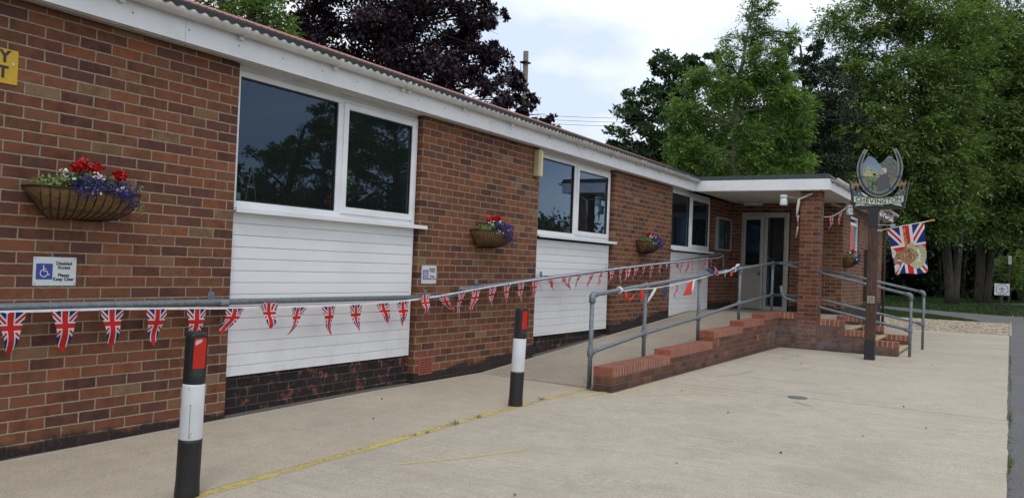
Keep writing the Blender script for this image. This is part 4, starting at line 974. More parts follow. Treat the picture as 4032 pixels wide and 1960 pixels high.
FL2 = [(.62, 0, .06, .12, .08), (.85, 0, .02, .10, .09), (.92, -.02, -.07, .09, .06), (.72, -.02, -.02, .09, .06), (.45, 0, .07, .08, .05)]
planter(2.79, 3.46, .362, D, "largest nearest wire trough planter with red geraniums left of the big window", [(.43, .165, .045), (.385, .145, .035), (.565, .15, .045), (.83, .125, .045)], FL1)
planter(7.75, 8.33, .362, D, "wire trough planter on the pier between the big window and the bulkhead light", [(.28, .14, .035), (.36, .15, .03), (.62, .165, .05), (.47, .14, .025)], FL2)
planter(12.59, 13.12, .445, D, "wire trough planter on the pier between the two farther windows", [(.33, .13, .04), (.62, .13, .04)], FL2+[(1.0, -.02, .0, .12, .12)])
planter(17.98, 18.52, .38, 2.957, "small planter on the far wing wall below the red poster window", [(.35, .15, .05), (.62, .14, .05), (.5, .11, .04)], [(.9, 0, .06, .2, .10), (.95, 0, -.03, .12, .07)])

# indoor things on the window ledges
t = empty("window_plant", (6.0, 5.55, .39), "leafy orange flowered pot plant standing inside the big window", "plant")
b = MB(); b.lathe((5.98, 5.60, .36), [(.05, 0), (.07, .13), (.075, .14)], 16); mesh("pot", b, plain("clay_pot", (.25, .10, .05), .8), t)
b = MB(); b.tube([(5.98, 5.60, .48), (5.97, 5.57, .62), (5.95, 5.56, .78)], .006, 6); mesh("stem", b, LEAFG, t)
BRG = plain("plant_leaf_bright", (.16, .34, .03), .5, 0, .3, 50)
scatter(t, "foliage", [(5.98, 5.55, .75, .11, .08, .07), (5.93, 5.56, .62, .06, .06, .08)], 90, .06, BRG); scatter(t, "blossom", [(5.93, 5.52, .82, .03, .03, .02), (5.78, 5.55, .52, .04, .04, .06)], 26, .045, plain("orange_petal", (.75, .16, .01), .5))
t = empty("window_plant", (4.62, 5.55, .39), "pale trough pot with wispy plant and small trellis low in the big window", "plant")
b = MB(); b.box(4.40, 4.68, 5.48, 5.60, .37, .50); mesh("pot", b, plain("pale_pot", (.55, .68, .70), .5), t, bevel=.01)
scatter(t, "foliage", [(4.72, 5.52, .58, .12, .05, .09), (4.55, 5.52, .57, .1, .05, .06)], 80, .04, LEAFG)
b = MB(); b.tube([(4.74, 5.5, .42), (4.80, 5.5, .74), (4.86, 5.5, .42)], .005, 6); b.tube([(4.77, 5.5, .56), (4.83, 5.5, .56)], .005, 6); mesh("trellis", b, plain("pale_cane", (.5, .5, .5), .7), t)
t = empty("window_plant", (11.1, 5.55, .44), "tall leafy plant standing inside the middle window", "plant")
b = MB(); b.lathe((10.85, 5.66, .40), [(.06, 0), (.08, .14)], 16); mesh("pot", b, plain("white_pot", (.5, .5, .5), .5), t)
scatter(t, "foliage", [(10.85, 5.62, .70, .13, .09, .16), (10.8, 5.62, .95, .08, .07, .12), (10.2, 5.62, .6, .35, .06, .14)], 260, .07, plain("plant_leaf_mid", (.10, .17, .05), .5, 0, .4, 50))
b = MB(); b.tube([(10.85, 5.66, .52), (10.84, 5.64, .95)], .006, 6); mesh("stem", b, LEAFG, t)

# ============================================================ VILLAGE SIGN
VX, VY = 14.264, 1.895
vs_ = empty("village_sign", (VX, VY, G), "painted horseshoe village sign on a brown timber post reading CHEVINGTON", "village sign")
m = M("weathered_post", rough=.85, spec=.2); n = m.noise(9, 5, .7, sc3=(5, 5, .6)); c = m.ramp(n, [(.3, (.045, .028, .021)), (.55, (.085, .052, .040)), (.75, (.15, .10, .08))]); m.color(c); m.bump(n, .006); POSTM = m.mat
PW = .072
def tilt(b, k=.008):   # the post leans very slightly
    return b
b = MB(); b.box(VX-PW, VX+PW, VY-PW, VY+PW, -.99, .808); mesh("post", b, POSTM, vs_, bevel=.012)
BLK = plain("black_paint", (.014, .015, .02), .5, 0, .3, 20)
b = MB(); b.box(VX-PW-.004, VX+PW+.004, VY-PW-.004, VY+PW+.004, G-.1, -.99); mesh("post_foot", b, BLK, vs_, bevel=.01)
b = MB(); b.box(VX-PW-.003, VX+PW+.003, VY-PW-.003, VY+PW+.003, .808, 1.10); mesh("post_collar", b, BLK, vs_, bevel=.006)
b = MB(); b.box(VX-PW-.011, VX-PW-.001, VY-.058, VY+.05, -.40, -.285); mesh("plaque", b, plain("aged_plaque", (.30, .28, .23), .6, 0, .3, 60), vs_)
b = MB()
for i in range(7): b.box(VX-PW-.013, VX-PW-.0112, VY-.045+.004*(i % 2), VY+.038-.006*(i % 3), -.388+i*.0135, -.384+i*.0135)
T(mesh("plaque_engraving", b, plain("engraving", (.10, .09, .08), .6), vs_), kind='stuff')
YC = 1.845
def fv(off): return lambda a, b_, d: (VX-.045+off+d, YC-a, b_)
Y_ = lambda y: YC-y    # world y -> board a
# frame: tray with black sides
b = MB()
b.poly([(Y_(2.285), 1.565), (Y_(2.262), 1.565), (Y_(2.178), 1.152), (Y_(1.472), 1.152), (Y_(1.412), 1.54), (Y_(1.392), 1.54), (Y_(1.455), 1.118), (Y_(2.205), 1.112)], fv(-.02), .11)
mesh("frame", b, BLK, vs_)
b = MB(); b.box(VX-.06, VX+.06, 1.47, 2.19, 1.095, 1.116); mesh("frame_shelf", b, POSTM, vs_)
# back board of flowers and wheat
def col(name, c, v=.3, s=60): return plain(name, c, .55, 0, v, s)
gb = MB(); gb.poly([(Y_(2.262), 1.40), (Y_(2.18), 1.165), (Y_(1.475), 1.165), (Y_(1.42), 1.40), (Y_(1.47), 1.50), (Y_(1.53), 1.42), (Y_(1.62), 1.30), (Y_(2.05), 1.30), (Y_(2.13), 1.43), (Y_(2.20), 1.48)], fv(0), .03)
m = M("painted_flowers", rough=.5); vcol = m.voro(42, out='Color'); sx = m.nt.nodes.new("ShaderNodeSeparateXYZ"); m.nt.links.new(vcol, sx.inputs[0]); e = E(m, sx.outputs[0])
m.color(m.ramp(e, [(0, (.03, .07, .05)), (.35, (.05, .10, .13)), (.55, (.20, .12, .13)), (.68, (.32, .33, .32)), (.8, (.08, .12, .30)), (.92, (.30, .24, .10))], 'CONSTANT')); mesh("flower_border", gb, m.mat, vs_)
for s, cy in ((1, 2.17), (-1, 1.50)):
    b = MB()
    for i in range(9):
        a = R_(-30+i*7.5); l = .13+.03*math.cos(i*1.7); ox = Y_(cy); p0 = Vector((ox+math.sin(a)*.02, 1.40)); p1 = Vector((ox+math.sin(a)*l, 1.42+math.cos(a)*l)); n = Vector((math.cos(a), -math.sin(a)))*.008
        b.poly([tuple(p0-n*.4), tuple(p0.lerp(p1, .5)-n), tuple(p1), tuple(p0.lerp(p1, .5)+n), tuple(p0+n*.4)], fv(-.006), .006)
    mesh("wheat_sheaf", b, col("painted_wheat", (.34, .21, .11)), vs_)
# horseshoe
def arc_pts(w_, top, bot, n=48, tip=.155):
    pts = []
    for i in range(n+1):
        t = R_(-126)+R_(252)*i/n       # 0 = bottom
        rr = 1.0; a = math.sin(t)*w_; z = -math.cos(t)
        pts.append((a, (z+1)/(1+math.cos(R_(180-126)))*(top-bot)+bot))
    return pts
HC = Y_(1.824)
o_ = [(HC+a, z) for a, z in arc_pts(.335, 2.055, 1.292)]; i_ = [(HC+a, z) for a, z in arc_pts(.273, 2.045, 1.358)]
# bring tips together like a real shoe
def pinch(p): 
    a, z = p; k = max(0, (z-1.72)/.33); return (HC+(a-HC)*(1-.16*k**1.5), z)
o_ = [pinch(p) for p in o_]; i_ = [pinch(p) for p in i_]
b = MB(); n = len(o_)
for k in range(n-1): b.poly([o_[k], o_[k+1], i_[k+1], i_[k]], fv(-.03), .035)
mesh("horseshoe", b, col("shoe_grey", (.12, .135, .13)), vs_)
b = MB(); mid = [((a[0]+c[0])/2, (a[1]+c[1])/2) for a, c in zip(o_, i_)]
b.tube([fv(-.032)(a, z, 0) for a, z in mid[2:-2]], .008, 6); mesh("shoe_groove", b, BLK, vs_)
b = MB()
for L0 in (o_, i_): b.tube([fv(-.030)(a, z, 0) for a, z in L0], .006, 6)
mesh("shoe_rim", b, col("rim_cream", (.30, .32, .26)), vs_)
b = MB()
for k in (11, 17, 31, 37): 
    a, c = o_[k], i_[k]; d = (Vector(c)-Vector(a)).normalized(); n_ = Vector((-d.y, d.x))*.012; a2 = Vector(a)-d*.012; c2 = Vector(c)+d*.012; sk = n_*1.6*(1 if k < 24 else -1)
    b.poly([tuple(a2-n_+sk), tuple(c2-n_-sk), tuple(c2+n_-sk), tuple(a2+n_+sk)], fv(-.042), .01)
mesh("blue_ribbon", b, col("ribbon_blue", (.03, .06, .22)), vs_)
# scene panel inside the shoe: cut-out sky, park, house, kneeling monk, deer
def inner_at(z):
    xs_ = [a for a, zz in i_ if abs(zz-z) < .03]; return (min(xs_), max(xs_))
inn = [p for p in i_ if p[1] < 1.86]
sk_t = [(.195, 1.89), (.17, 1.93), (.12, 1.94), (.09, 1.905), (.06, 1.87), (.03, 1.84), (.0, 1.82), (-.03, 1.83), (-.05, 1.87), (-.075, 1.90), (-.10, 1.92), (-.13, 1.94), (-.165, 1.95), (-.195, 1.93), (-.21, 1.89)]
pan = inn+[(HC+a, z) for a, z in sk_t]
b = MB(); b.poly(pan, fv(-.004), .02)
m = M("painted_sky", rough=.5); x, y, z = m.pos(); n = m.noise(14, 4, .6)
m.color(m.ramp((z-1.6)*2.4+(n-.5)*.5, [(.0, (.30, .31, .22)), (.35, (.20, .28, .31)), (.75, (.13, .19, .30))])); mesh("sky_panel", b, m.mat, vs_)
b = MB(); g = [p for p in inn if p[1] < 1.60]; b.poly(g+[(HC+.2, 1.62), (HC, 1.60), (HC-.2, 1.61)], fv(-.009), .004)
m = M("painted_park", rough=.5); n = m.noise(34, 4, .7); m.color(m.ramp(n, [(.3, (.03, .07, .035)), (.5, (.10, .18, .06)), (.62, (.22, .27, .20)), (.75, (.06, .12, .07))])); mesh("park_panel", b, m.mat, vs_)
b = MB(); b.poly([(HC+.01, 1.82), (HC+.06, 1.86), (HC+.12, 1.91), (HC+.18, 1.90), (HC+.24, 1.80), (HC+.255, 1.66), (HC+.2, 1.62), (HC+.10, 1.64), (HC+.04, 1.73)], fv(-.010), .005); mesh("painted_tree", b, col("tree_paint", (.10, .12, .10), .75, 70), vs_)
b = MB()
for (a0, a1, z0, z1) in ((-.25, -.05, 1.62, 1.68), (-.21, -.13, 1.68, 1.73), (-.20, -.14, 1.735, 1.775), (-.22, -.12, 1.725, 1.735), (-.10, .0, 1.635, 1.665)): b.poly([(HC+a0, z0), (HC+a1, z0), (HC+a1, z1), (HC+a0, z1)], fv(-.013), .006)
mesh("painted_mansion", b, col("mansion_cream", (.36, .34, .19), .35, 70), vs_)
b = MB()
b.poly([(HC-.05, 1.345), (HC+.16, 1.345), (HC+.15, 1.50), (HC+.145, 1.60), (HC+.10, 1.655), (HC+.04, 1.66), (HC-.0, 1.61), (HC-.06, 1.545), (HC-.105, 1.53), (HC-.10, 1.50), (HC-.02, 1.495), (HC-.01, 1.46)], fv(-.020), .012); mesh("painted_robe", b, col("robe_grey", (.075, .075, .085), .5, 45), vs_)
b = MB(); b.poly([(HC+.03+.04*math.cos(t), 1.685+.045*math.sin(t)) for t in [i*math.pi/6 for i in range(12)]], fv(-.024), .012); mesh("painted_head", b, col("face_pale", (.32, .27, .22), .4, 70), vs_)
b = MB(); b.poly([(HC+.0, 1.71), (HC+.05, 1.755), (HC+.10, 1.74), (HC+.11, 1.69), (HC+.08, 1.65), (HC+.06, 1.70), (HC+.03, 1.725)], fv(-.028), .008); mesh("painted_hood", b, col("hood_pale", (.42, .45, .42), .3, 60), vs_)
b = MB(); b.poly([(HC+.15, 1.62), (HC+.22, 1.625), (HC+.235, 1.655), (HC+.25, 1.66), (HC+.245, 1.62), (HC+.235, 1.57), (HC+.22, 1.60), (HC+.17, 1.60), (HC+.165, 1.565), (HC+.155, 1.60)], fv(-.013), .005); mesh("painted_deer", b, col("deer_brown", (.28, .10, .05), .2), vs_)
b = MB(); b.tube([fv(-.03)(HC-.10, 1.35, 0), fv(-.03)(HC-.10, 1.56, 0)], .005, 6); mesh("painted_staff", b, BLK, vs_)
# banner with the village name
def wave(a): t = (a-Y_(2.19))/(Y_(1.465)-Y_(2.19)); return -.042*max(0.0, math.sin(math.pi*t))**1.2+.004
b = MB(); up_ = []; dn_ = []
for i in range(25): a = Y_(2.19)+(Y_(1.465)-Y_(2.19))*i/24; up_.append((a, 1.302+wave(a))); dn_.append((a, 1.205+wave(a)))
for i in range(24): b.poly([dn_[i], dn_[i+1], up_[i+1], up_[i]], fv(-.045), .012)
bn = mesh("name_banner", b, col("banner_pale", (.50, .56, .44), .12, 30), vs_)
b = MB()
for L0 in (up_, dn_): b.tube([fv(-.045)(a, z, 0) for a, z in L0], .0035, 6)
mesh("banner_edge", b, col("edge_green", (.08, .14, .07)), bn)
b = MB(); word = "CHEVINGTON"; wd = [1.05, 1.1, .95, 1.05, .5, 1.15, 1.1, .95, 1.15, 1.1]; tot = sum(wd); a = Y_(2.165); span = Y_(1.49)-Y_(2.165)
for ch, w_ in zip(word, wd):
    cx = a+span*w_/tot/2; a += span*w_/tot; sl = (wave(cx+.01)-wave(cx-.01))/.02
    put_text(b, ch, .098, lambda p, q, d, cx=cx, sl=sl: (VX-.045-.0465+d, YC-(cx+p), 1.222+wave(cx)+q+sl*p), .0022)
mesh("lettering", b, INK, bn, fix=False)
b = MB()
for s in (-1, 1):
    cx = Y_(2.10) if s < 0 else Y_(1.55)
    b.poly([(cx+s*.075, 1.215), (cx-s*.07, 1.20), (cx-s*.07, 1.165), (cx-s*.02, 1.155), (cx+s*.075, 1.135), (cx+s*.045, 1.17)], fv(-.038), .01)
mesh("banner_tail", b, col("tail_pale", (.38, .44, .40), .3, 50), vs_)
# scrolled iron brackets
def spiral(c, r0, r1, t0, t1, sgn): return [(c[0]+sgn*(r0+(r1-r0)*i/22)*math.cos(R_(t0+(t1-t0)*i/22)), c[1]+(r0+(r1-r0)*i/22)*math.sin(R_(t0+(t1-t0)*i/22))) for i in range(23)]
for s in (-1, 1):
    b = MB(); pc = Y_(VY)
    F = lambda L0: b.tube([(VX, YC-a, z) for a, z in L0], .0065, 6)
    F(spiral((pc+s*.19, .985), .012, .075, 0, 500, s)); F(spiral((pc+s*.235, 1.035), .01, .05, 180, 620, s)); F(spiral((pc+s*.11, .87), .01, .045, 90, 470, s))
    F([(pc+s*.075, 1.09), (pc+s*.12, 1.03), (pc+s*.13, .96), (pc+s*.11, .91)]); F([(pc+s*.26, 1.08), (pc+s*.30, 1.06), (pc+s*.33, 1.05)]); F(spiral((pc+s*.335, 1.07), .008, .028, 200, 560, s))
    mesh("iron_scroll", b, BLACKI, vs_)
b = MB(); b.tube([(VX, YC-a, z) for a, z in spiral((Y_(2.235), 1.14), .006, .03, 0, 470, 1)], .006, 6); b.tube([(VX, YC-a, z) for a, z in spiral((Y_(2.225), 1.31), .006, .03, 90, 560, -1)], .006, 6); b.tube([(VX, 2.235, 1.30), (VX, 2.255, 1.22), (VX, 2.22, 1.16)], .006, 6); mesh("iron_scroll", b, BLACKI, vs_)

# ============================================================ FLAG WITH PORTRAIT
fl = empty("portrait_flag", (14.2, 1.75, .77), "union flag printed with a lady's portrait and Save The Queen on the sign post", "flag")
A_, B_ = Vector((14.2, 1.825, .752)), Vector((14.2, 1.095, .912))
b = MB(); b.tube([A_, B_], .0085, 8); mesh("flag_pole", b, plain("pale_pole", (.55, .53, .48), .5), fl)
b = MB(); b.tube([B_, B_+(B_-A_).normalized()*.05], [.013, .011], 10); b.sphere(B_+(B_-A_).normalized()*.06, .016); mesh("pole_finial", b, plain("brass_finial", (.50, .27, .06), .35, .3), fl)
b = MB(); b.box(14.19, 14.215, 1.59, 1.83, .838, .85); b.box(14.185, 14.22, 1.575, 1.64, .80, .862); b.box(14.19, 14.215, 1.76, 1.83, .745, .775); mesh("pole_bracket", b, GREYM, fl)
TLf, TRf, BRf, BLf = (1.690, .782), (1.165, .893), (1.095, .128), (1.545, .060)
def FP(s, t, off=0):   # s across 0..1 (left to right), t down 0..1
    ay = (TLf[0]*(1-s)+TRf[0]*s)*(1-t)+(BLf[0]*(1-s)+BRf[0]*s)*t; az = (TLf[1]*(1-s)+TRf[1]*s)*(1-t)+(BLf[1]*(1-s)+BRf[1]*s)*t
    wv = .022*math.sin(s*7+t*2.2)*(.25+t)+.012*math.sin(t*6-s*3); az += .016*math.sin(s*6.3)*t*t; return Vector((14.2+wv-off, ay, az))
b = MB(); ns, ntt = 28, 36; vs = []; uvs = []
for j in range(ntt+1):
    for i in range(ns+1): s, t = i/ns, j/ntt; vs.append(FP(s, t)); uvs.append((.5+(t-.5)*.9, .5+(s-.5)*.6))
b.add(vs, [(j*(ns+1)+i, j*(ns+1)+i+1, (j+1)*(ns+1)+i+1, (j+1)*(ns+1)+i) for j in range(ntt) for i in range(ns)], 0, True); fc = mesh("flag_cloth", b, JFLAG, fl, fix=False)
ul = fc.data.uv_layers.new(name="UVMap")
for lp in fc.data.loops: ul.data[lp.index].uv = uvs[lp.vertex_index]
def fpatch(name, outline, mat, off):
    """print laid on the cloth: outline in (s,t); filled by a fine grid clipped to the outline so it follows the folds"""
    b = MB(); n = len(outline); cx = sum(p[0] for p in outline)/n; cy = sum(p[1] for p in outline)/n; rings = 7; vs = [FP(cx, cy, off)]
    dense = []
    for i in range(n):
        a, c = outline[i], outline[(i+1) % n]
        for k in range(3): dense.append((a[0]+(c[0]-a[0])*k/3, a[1]+(c[1]-a[1])*k/3))
    m_ = len(dense)
    for r in range(1, rings+1):
        for p in dense: vs.append(FP(cx+(p[0]-cx)*r/rings, cy+(p[1]-cy)*r/rings, off))
    fs = [(0, 1+i, 1+(i+1) % m_) for i in range(m_)]
    for r in range(rings-1):
        for i in range(m_): fs.append((1+r*m_+i, 1+r*m_+(i+1) % m_, 1+(r+1)*m_+(i+1) % m_, 1+(r+1)*m_+i))
    b.add(vs, fs, 0, True); return mesh(name, b, mat, fc, fix=False)
def ell(cx, cy, rx, ry, n=20, wob=0, k=0): return [(cx+rx*(1+wob*math.sin(9*t+k))*math.cos(t), cy+ry*(1+wob*math.sin(9*t+k))*math.sin(t)) for t in [2*math.pi*i/n for i in range(n)]]
m = M("portrait_hair", rough=.8); n = m.noise(60, 3, .6); m.color(m.ramp(n, [(.3, (.17, .18, .07)), (.5, (.36, .36, .19)), (.7, (.58, .58, .42))])); HAIR = m.mat
m = M("portrait_skin", rough=.8); n = m.noise(22, 3, .6); m.color(m.ramp(n, [(.3, (.16, .080, .038)), (.55, (.28, .145, .070)), (.7, (.38, .22, .12))])); SKIN = m.mat
fpatch("printed_shoulder", [(.03, .58), (.10, .52), (.22, .50), (.34, .54), (.36, .66), (.30, .73), (.20, .80), (.10, .82), (.03, .78)], SKIN, .004)
fpatch("printed_dress", [(.01, .44), (.06, .44), (.14, .52), (.07, .62), (.01, .64)], plain("print_dress", (.50, .45, .42), .8), .0055)
fpatch("printed_dress", [(.01, .80), (.10, .78), (.18, .81), (.15, .88), (.06, .93), (.02, .93)], plain("print_dress_white", (.56, .55, .56), .8), .0055)
fpatch("printed_hair", [(.44, .46), (.50, .39), (.60, .36), (.68, .40), (.72, .47), (.86, .43), (.96, .48), (1.0, .58), (.99, .70), (.93, .80), (.84, .87), (.70, .90), (.56, .86), (.45, .80), (.5, .7), (.62, .62), (.56, .5)], HAIR, .0065)
fpatch("printed_face", [(.28, .54), (.40, .46), (.52, .46), (.64, .50), (.70, .58), (.69, .68), (.62, .76), (.50, .80), (.40, .80), (.30, .75), (.24, .66)], SKIN, .0085)
DK = plain("print_dark", (.05, .025, .015), .8); LIP = plain("print_lip", (.25, .05, .035), .8)
fpatch("printed_eye", ell(.525, .525, .018, .032), DK, .0105); fpatch("printed_eye", ell(.545, .665, .018, .032), DK, .0105)
fpatch("printed_brow", ell(.565, .52, .008, .04), HAIR, .0105); fpatch("printed_brow", ell(.585, .67, .008, .04), HAIR, .0105)
fpatch("printed_nose", ell(.445, .605, .05, .02), plain("print_nose", (.40, .17, .08), .8), .0105); fpatch("printed_mouth", ell(.355, .61, .022, .065), LIP, .0105); fpatch("printed_teeth", ell(.36, .61, .008, .05), plain("print_teeth", (.6, .55, .45), .8), .0115)
fpatch("printed_tiara", [(.72, .52), (.79, .50), (.83, .62), (.80, .75), (.74, .78), (.77, .64)], plain("print_silver", (.52, .54, .44), .7, 0, .4, 90), .0105)
fpatch("printed_necklace", [(.12, .70), (.20, .69), (.28, .73), (.27, .745), (.19, .71), (.12, .72)], plain("print_pearl", (.6, .58, .5), .6), .0065)
b = MB(); vs, fs = text_mb("Save The Queen", .070, .0003, .0, 'LEFT', .25)
b.add([FP(.485-q*1.15/.53*.9, .045+p*.96/.76*.62, .003) for p, q, r in vs], fs); mesh("lettering", b, plain("gold_print", (.62, .42, .12), .6), fc, fix=False)

# ============================================================ FAR STREET FURNITURE AND POLE
t = empty("eye_sign", (42.6, .2, G), "small white square sign with a ringed eye emblem on a short post", "sign")
SX = 41.3; SY = .31
SQ = lambda a, c, d: (SX+d, SY-a, c)
b = MB(); b.poly([(-.28, -.52), (.28, -.52), (.28, -.02), (-.28, -.02)], SQ, .02); mesh("board", b, SIGNW, t)
b = MB(); n = 36
for r0, r1, z0 in ((.215, .235, -.27),):
    for i in range(n):
        a0, a1 = 2*math.pi*i/n, 2*math.pi*(i+1)/n; b.poly([(r0*math.cos(a0), z0+r0*math.sin(a0)), (r1*math.cos(a0), z0+r1*math.sin(a0)), (r1*math.cos(a1), z0+r1*math.sin(a1)), (r0*math.cos(a1), z0+r0*math.sin(a1))], lambda a, c, d: (SX-.006+d, SY-a, c), .004)
b.poly([(-.13, -.25), (-.07, -.205), (0, -.19), (.07, -.205), (.13, -.25), (.07, -.29), (0, -.305), (-.07, -.29)], lambda a, c, d: (SX-.006+d, SY-a, c), .004)
b.box(SX-.006, SX-.002, SY-.09, SY+.09, -.375, -.355); b.box(SX-.006, SX-.002, SY-.06, SY+.06, -.415, -.40); b.box(SX-.006, SX-.002, SY-.05, SY+.05, -.145, -.13)
em = mesh("eye_emblem", b, INK, t)
b = MB(); b.poly([(-.10, -.25), (-.05, -.215), (.05, -.215), (.10, -.25), (.05, -.282), (-.05, -.282)], lambda a, c, d: (SX-.009+d, SY-a, c), .003); b.poly([(.03*math.cos(x_), -.25+.03*math.sin(x_)) for x_ in [i*math.pi/5 for i in range(10)]], lambda a, c, d: (SX-.012+d, SY-a, c), .003, 1); mesh("eye_iris", b, [SIGNW, INK], em)
b = MB(); b.box(SX+.02, SX+.09, SY-.05, SY+.05, G-.1, -.08); mesh("post", b, WOODDK, t)
t = empty("marker_post", (49.6, .05, G), "thin dark post with a small pale plate near its top behind the eye sign", "post")
b = MB(); b.box(49.55, 49.62, .02, .09, G-.1, 1.35); mesh("post", b, WOODDK, t); b = MB(); b.box(49.52, 49.545, -.02, .13, .98, 1.42); mesh("plate", b, plain("plate_grey", (.30, .33, .30), .5), t)
t = empty("utility_pole", (27.4, 16.28, G), "bare timber utility pole against the sky beside the dark purple tree", "utility pole")
b = MB(); b.tube([(27.5, 16.25, G), (27.38, 16.29, 8.24)], [.13, .10], 14); mesh("pole", b, plain("pole_timber", (.17, .15, .12), .9, 0, .25, 8), t)
b = MB(); b.box(27.20, 27.56, 16.15, 16.45, 7.78, 7.83); b.tube([(27.25, 16.42, 7.80), (27.28, 16.43, 6.6)], .012, 6)
for z in (6.3, 6.05, 5.2, 5.0): b.tube([(27.3, 16.45, z), (27.5, 16.1, z)], .012, 6)
mesh("pole_fittings", b, BLACKI, t)
t = empty("overhead_wires", (33, 14, 6), "three parallel overhead wires crossing the sky to the tall trees", "wires")
for k in range(3):
    b = MB(); pts = []
    for i in range(17):
        s = i/16; p = Vector((27.0, 22.5, 6.6-.16*k)).lerp(Vector((36.5, 6.0, 6.9-.18*k+.05)), s); p.z -= 1.0*math.sin(math.pi*s)*.5; pts.append(p)
    b.tube(pts, .008, 5); mesh("wire", b, BLACKI, t)
# small drain cover, stones and weeds
t = MB(); t.lathe((9.12, 1.905, G), [(.10, .0), (.10, .006), (.096, .0075)], 28); T(mesh("drain_cover", t, plain("cast_iron", (.12, .13, .14), .6, .3, .2, 40)), "small round grey metal drain cover set in the concrete", "drain cover")
wg = "grass tufts growing in the slab joint on the yellow line"
for i, (x, y, s, lab) in enumerate(((5.50, 3.80, 1.0, "sprawling thin grass tuft on the yellow line left of the bushier one"), (5.86, 3.815, .9, "bushy green grass tuft on the yellow line midway between the bollards"), (7.03, 3.86, .9, "green grass tuft on the yellow line just past the farther bollard"), (5.12, 3.79, .5, "second smallest wispy grass tuft on the yellow line"), (4.98, 3.80, .4, "smallest grass tuft on the yellow line nearest the scratched bollard"))):
    b = MB(); rg = random.Random(i+40)
    for k in range(int(22*s)+5):
        a = rg.uniform(0, 6.28); l = rg.uniform(.02, .075)*s; r0 = rg.uniform(0, .03)*s; sp = rg.uniform(.2, 1.1); p = Vector((x+math.cos(a)*r0*2, y+math.sin(a)*r0, gz(x)-.003)); d = Vector((math.cos(a)*sp, math.sin(a)*sp, 1)).normalized(); n_ = Vector((-math.sin(a), math.cos(a), 0))*.0022
        q = p+d*l*.6; e_ = q+(d+Vector((0, 0, -.9))).normalized()*l*.5; b.add([p-n_, p+n_, q+n_*.8, q-n_*.8, e_], [(0, 1, 2, 3), (3, 2, 4)])
    T(mesh("grass_tuft", b, plain("tuft_green", (.10, .14, .045), .7, 0, .4, 60), fix=False), lab, "grass tuft", wg)
# road edge weeds: one strip of moss and blades
b = MB(); rg = random.Random(9)
for k in range(700):
    x = rg.choice((rg.uniform(6, 24), rg.gauss(9.6, .35), rg.gauss(13, .8), rg.gauss(7.2, .2), rg.gauss(16.5, .6))); 
    if not 5.5 < x < 24: continue
    y = -.018-abs(rg.gauss(0, .014)); a = rg.uniform(0, 6.28); l = rg.uniform(.01, .03); p = Vector((x, y, G-.031)); d = Vector((math.cos(a)*.7, math.sin(a)*.7, 1)).normalized(); n_ = Vector((-math.sin(a), math.cos(a), 0))*.004
    b.add([p-n_, p+n_, p+d*l], [(0, 1, 2)])
T(mesh("edge_moss", b, plain("moss", (.10, .13, .03), .9, 0, .4, 20), fix=False), "moss and weeds along the edge between concrete and road", "weeds", kind='stuff')
b = MB(); rg = random.Random(19)
for (x, y, s) in ((5.2, 4.4, 1), (3.5, 4.5, .8), (8.6, 3.0, .7), (9.3, .9, 1.2), (14.2, 1.0, 1.3), (7.6, 2.2, .8), (13.2, 3.0, 1), (13.8, 2.9, .9), (6.2, 1.4, .7), (8.1, .6, .6), (5.9, 4.9, .9), (12.6, 2.6, .8), (7.3, 1.0, .6), (4.1, 2.4, .7), (5.4, 1.9, .6)):
    k = len(b.v); pts = [(x+s*rg.uniform(.006, .02)*math.cos(t), y+s*rg.uniform(.006, .02)*math.sin(t), gz(x)+(.02*(y-3.85) if y > 3.85 else 0)+rg.uniform(.003, .012)) for t in (0, 1, 2, 3, 4, 5)]
    b.add(pts+[(x, y, gz(x)+.018)], [(i, (i+1) % 6, 6) for i in range(6)])
T(mesh("leaf_litter", b, plain("dead_leaf", (.06, .035, .02), .9), fix=False), "scattered specks of dead leaf and grit on the concrete", "litter", kind='stuff')

# ============================================================ TREES
def leaf_mat(name, stops, trans=.35, rough=.5):
    m = M(name, rough=rough, spec=.35); t = m.nt
    g = t.nodes.new("ShaderNodeNewGeometry"); e = E(m, g.outputs['Random Per Island']); n = m.noise(.8, 4, .65)
    c = m.ramp(e*.5+n*1.1-.32, stops); m.color(c)
    tl = t.nodes.new("ShaderNodeBsdfTranslucent"); mx = t.nodes.new("ShaderNodeMixShader"); mx.inputs[0].default_value = trans
    c2 = m.mix(1.0, c, (1.3, 1.35, .65), 'MULTIPLY'); t.links.new(c2, tl.inputs[0]); o = t.nodes['Material Output']
    t.links.new(m.b.outputs[0], mx.inputs[1]); t.links.new(tl.outputs[0], mx.inputs[2]); t.links.new(mx.outputs[0], o.inputs[0]); return m.mat
ML_ASH = leaf_mat("ash_leaf", [(.1, (.04, .08, .024)), (.45, (.10, .185, .042)), (.8, (.22, .34, .08))])
ML_BIG = leaf_mat("willow_ash_leaf", [(.1, (.040, .070, .026)), (.45, (.105, .175, .050)), (.8, (.25, .35, .095))])
ML_OAK = leaf_mat("oak_leaf", [(.1, (.022, .048, .018)), (.5, (.035, .075, .025)), (.9, (.06, .11, .035))], .22)
ML_CON = leaf_mat("cypress_leaf", [(.1, (.010, .022, .010)), (.5, (.018, .036, .015)), (.9, (.032, .058, .022))], .1)
ML_COP = leaf_mat("copper_leaf", [(.1, (.016, .009, .016)), (.5, (.027, .013, .024)), (.9, (.055, .026, .042))], .12)
ML_DRK = leaf_mat("understorey_leaf", [(.1, (.008, .016, .007)), (.5, (.014, .030, .012)), (.9, (.028, .055, .018))], .2)
m = M("bark", rough=.95, spec=.1); n = m.noise(3, 5, .7, sc3=(3, 3, .5)); m.color(m.ramp(n, [(.3, (.030, .026, .022)), (.7, (.10, .088, .075))])); m.bump(n, .03); BARK = m.mat
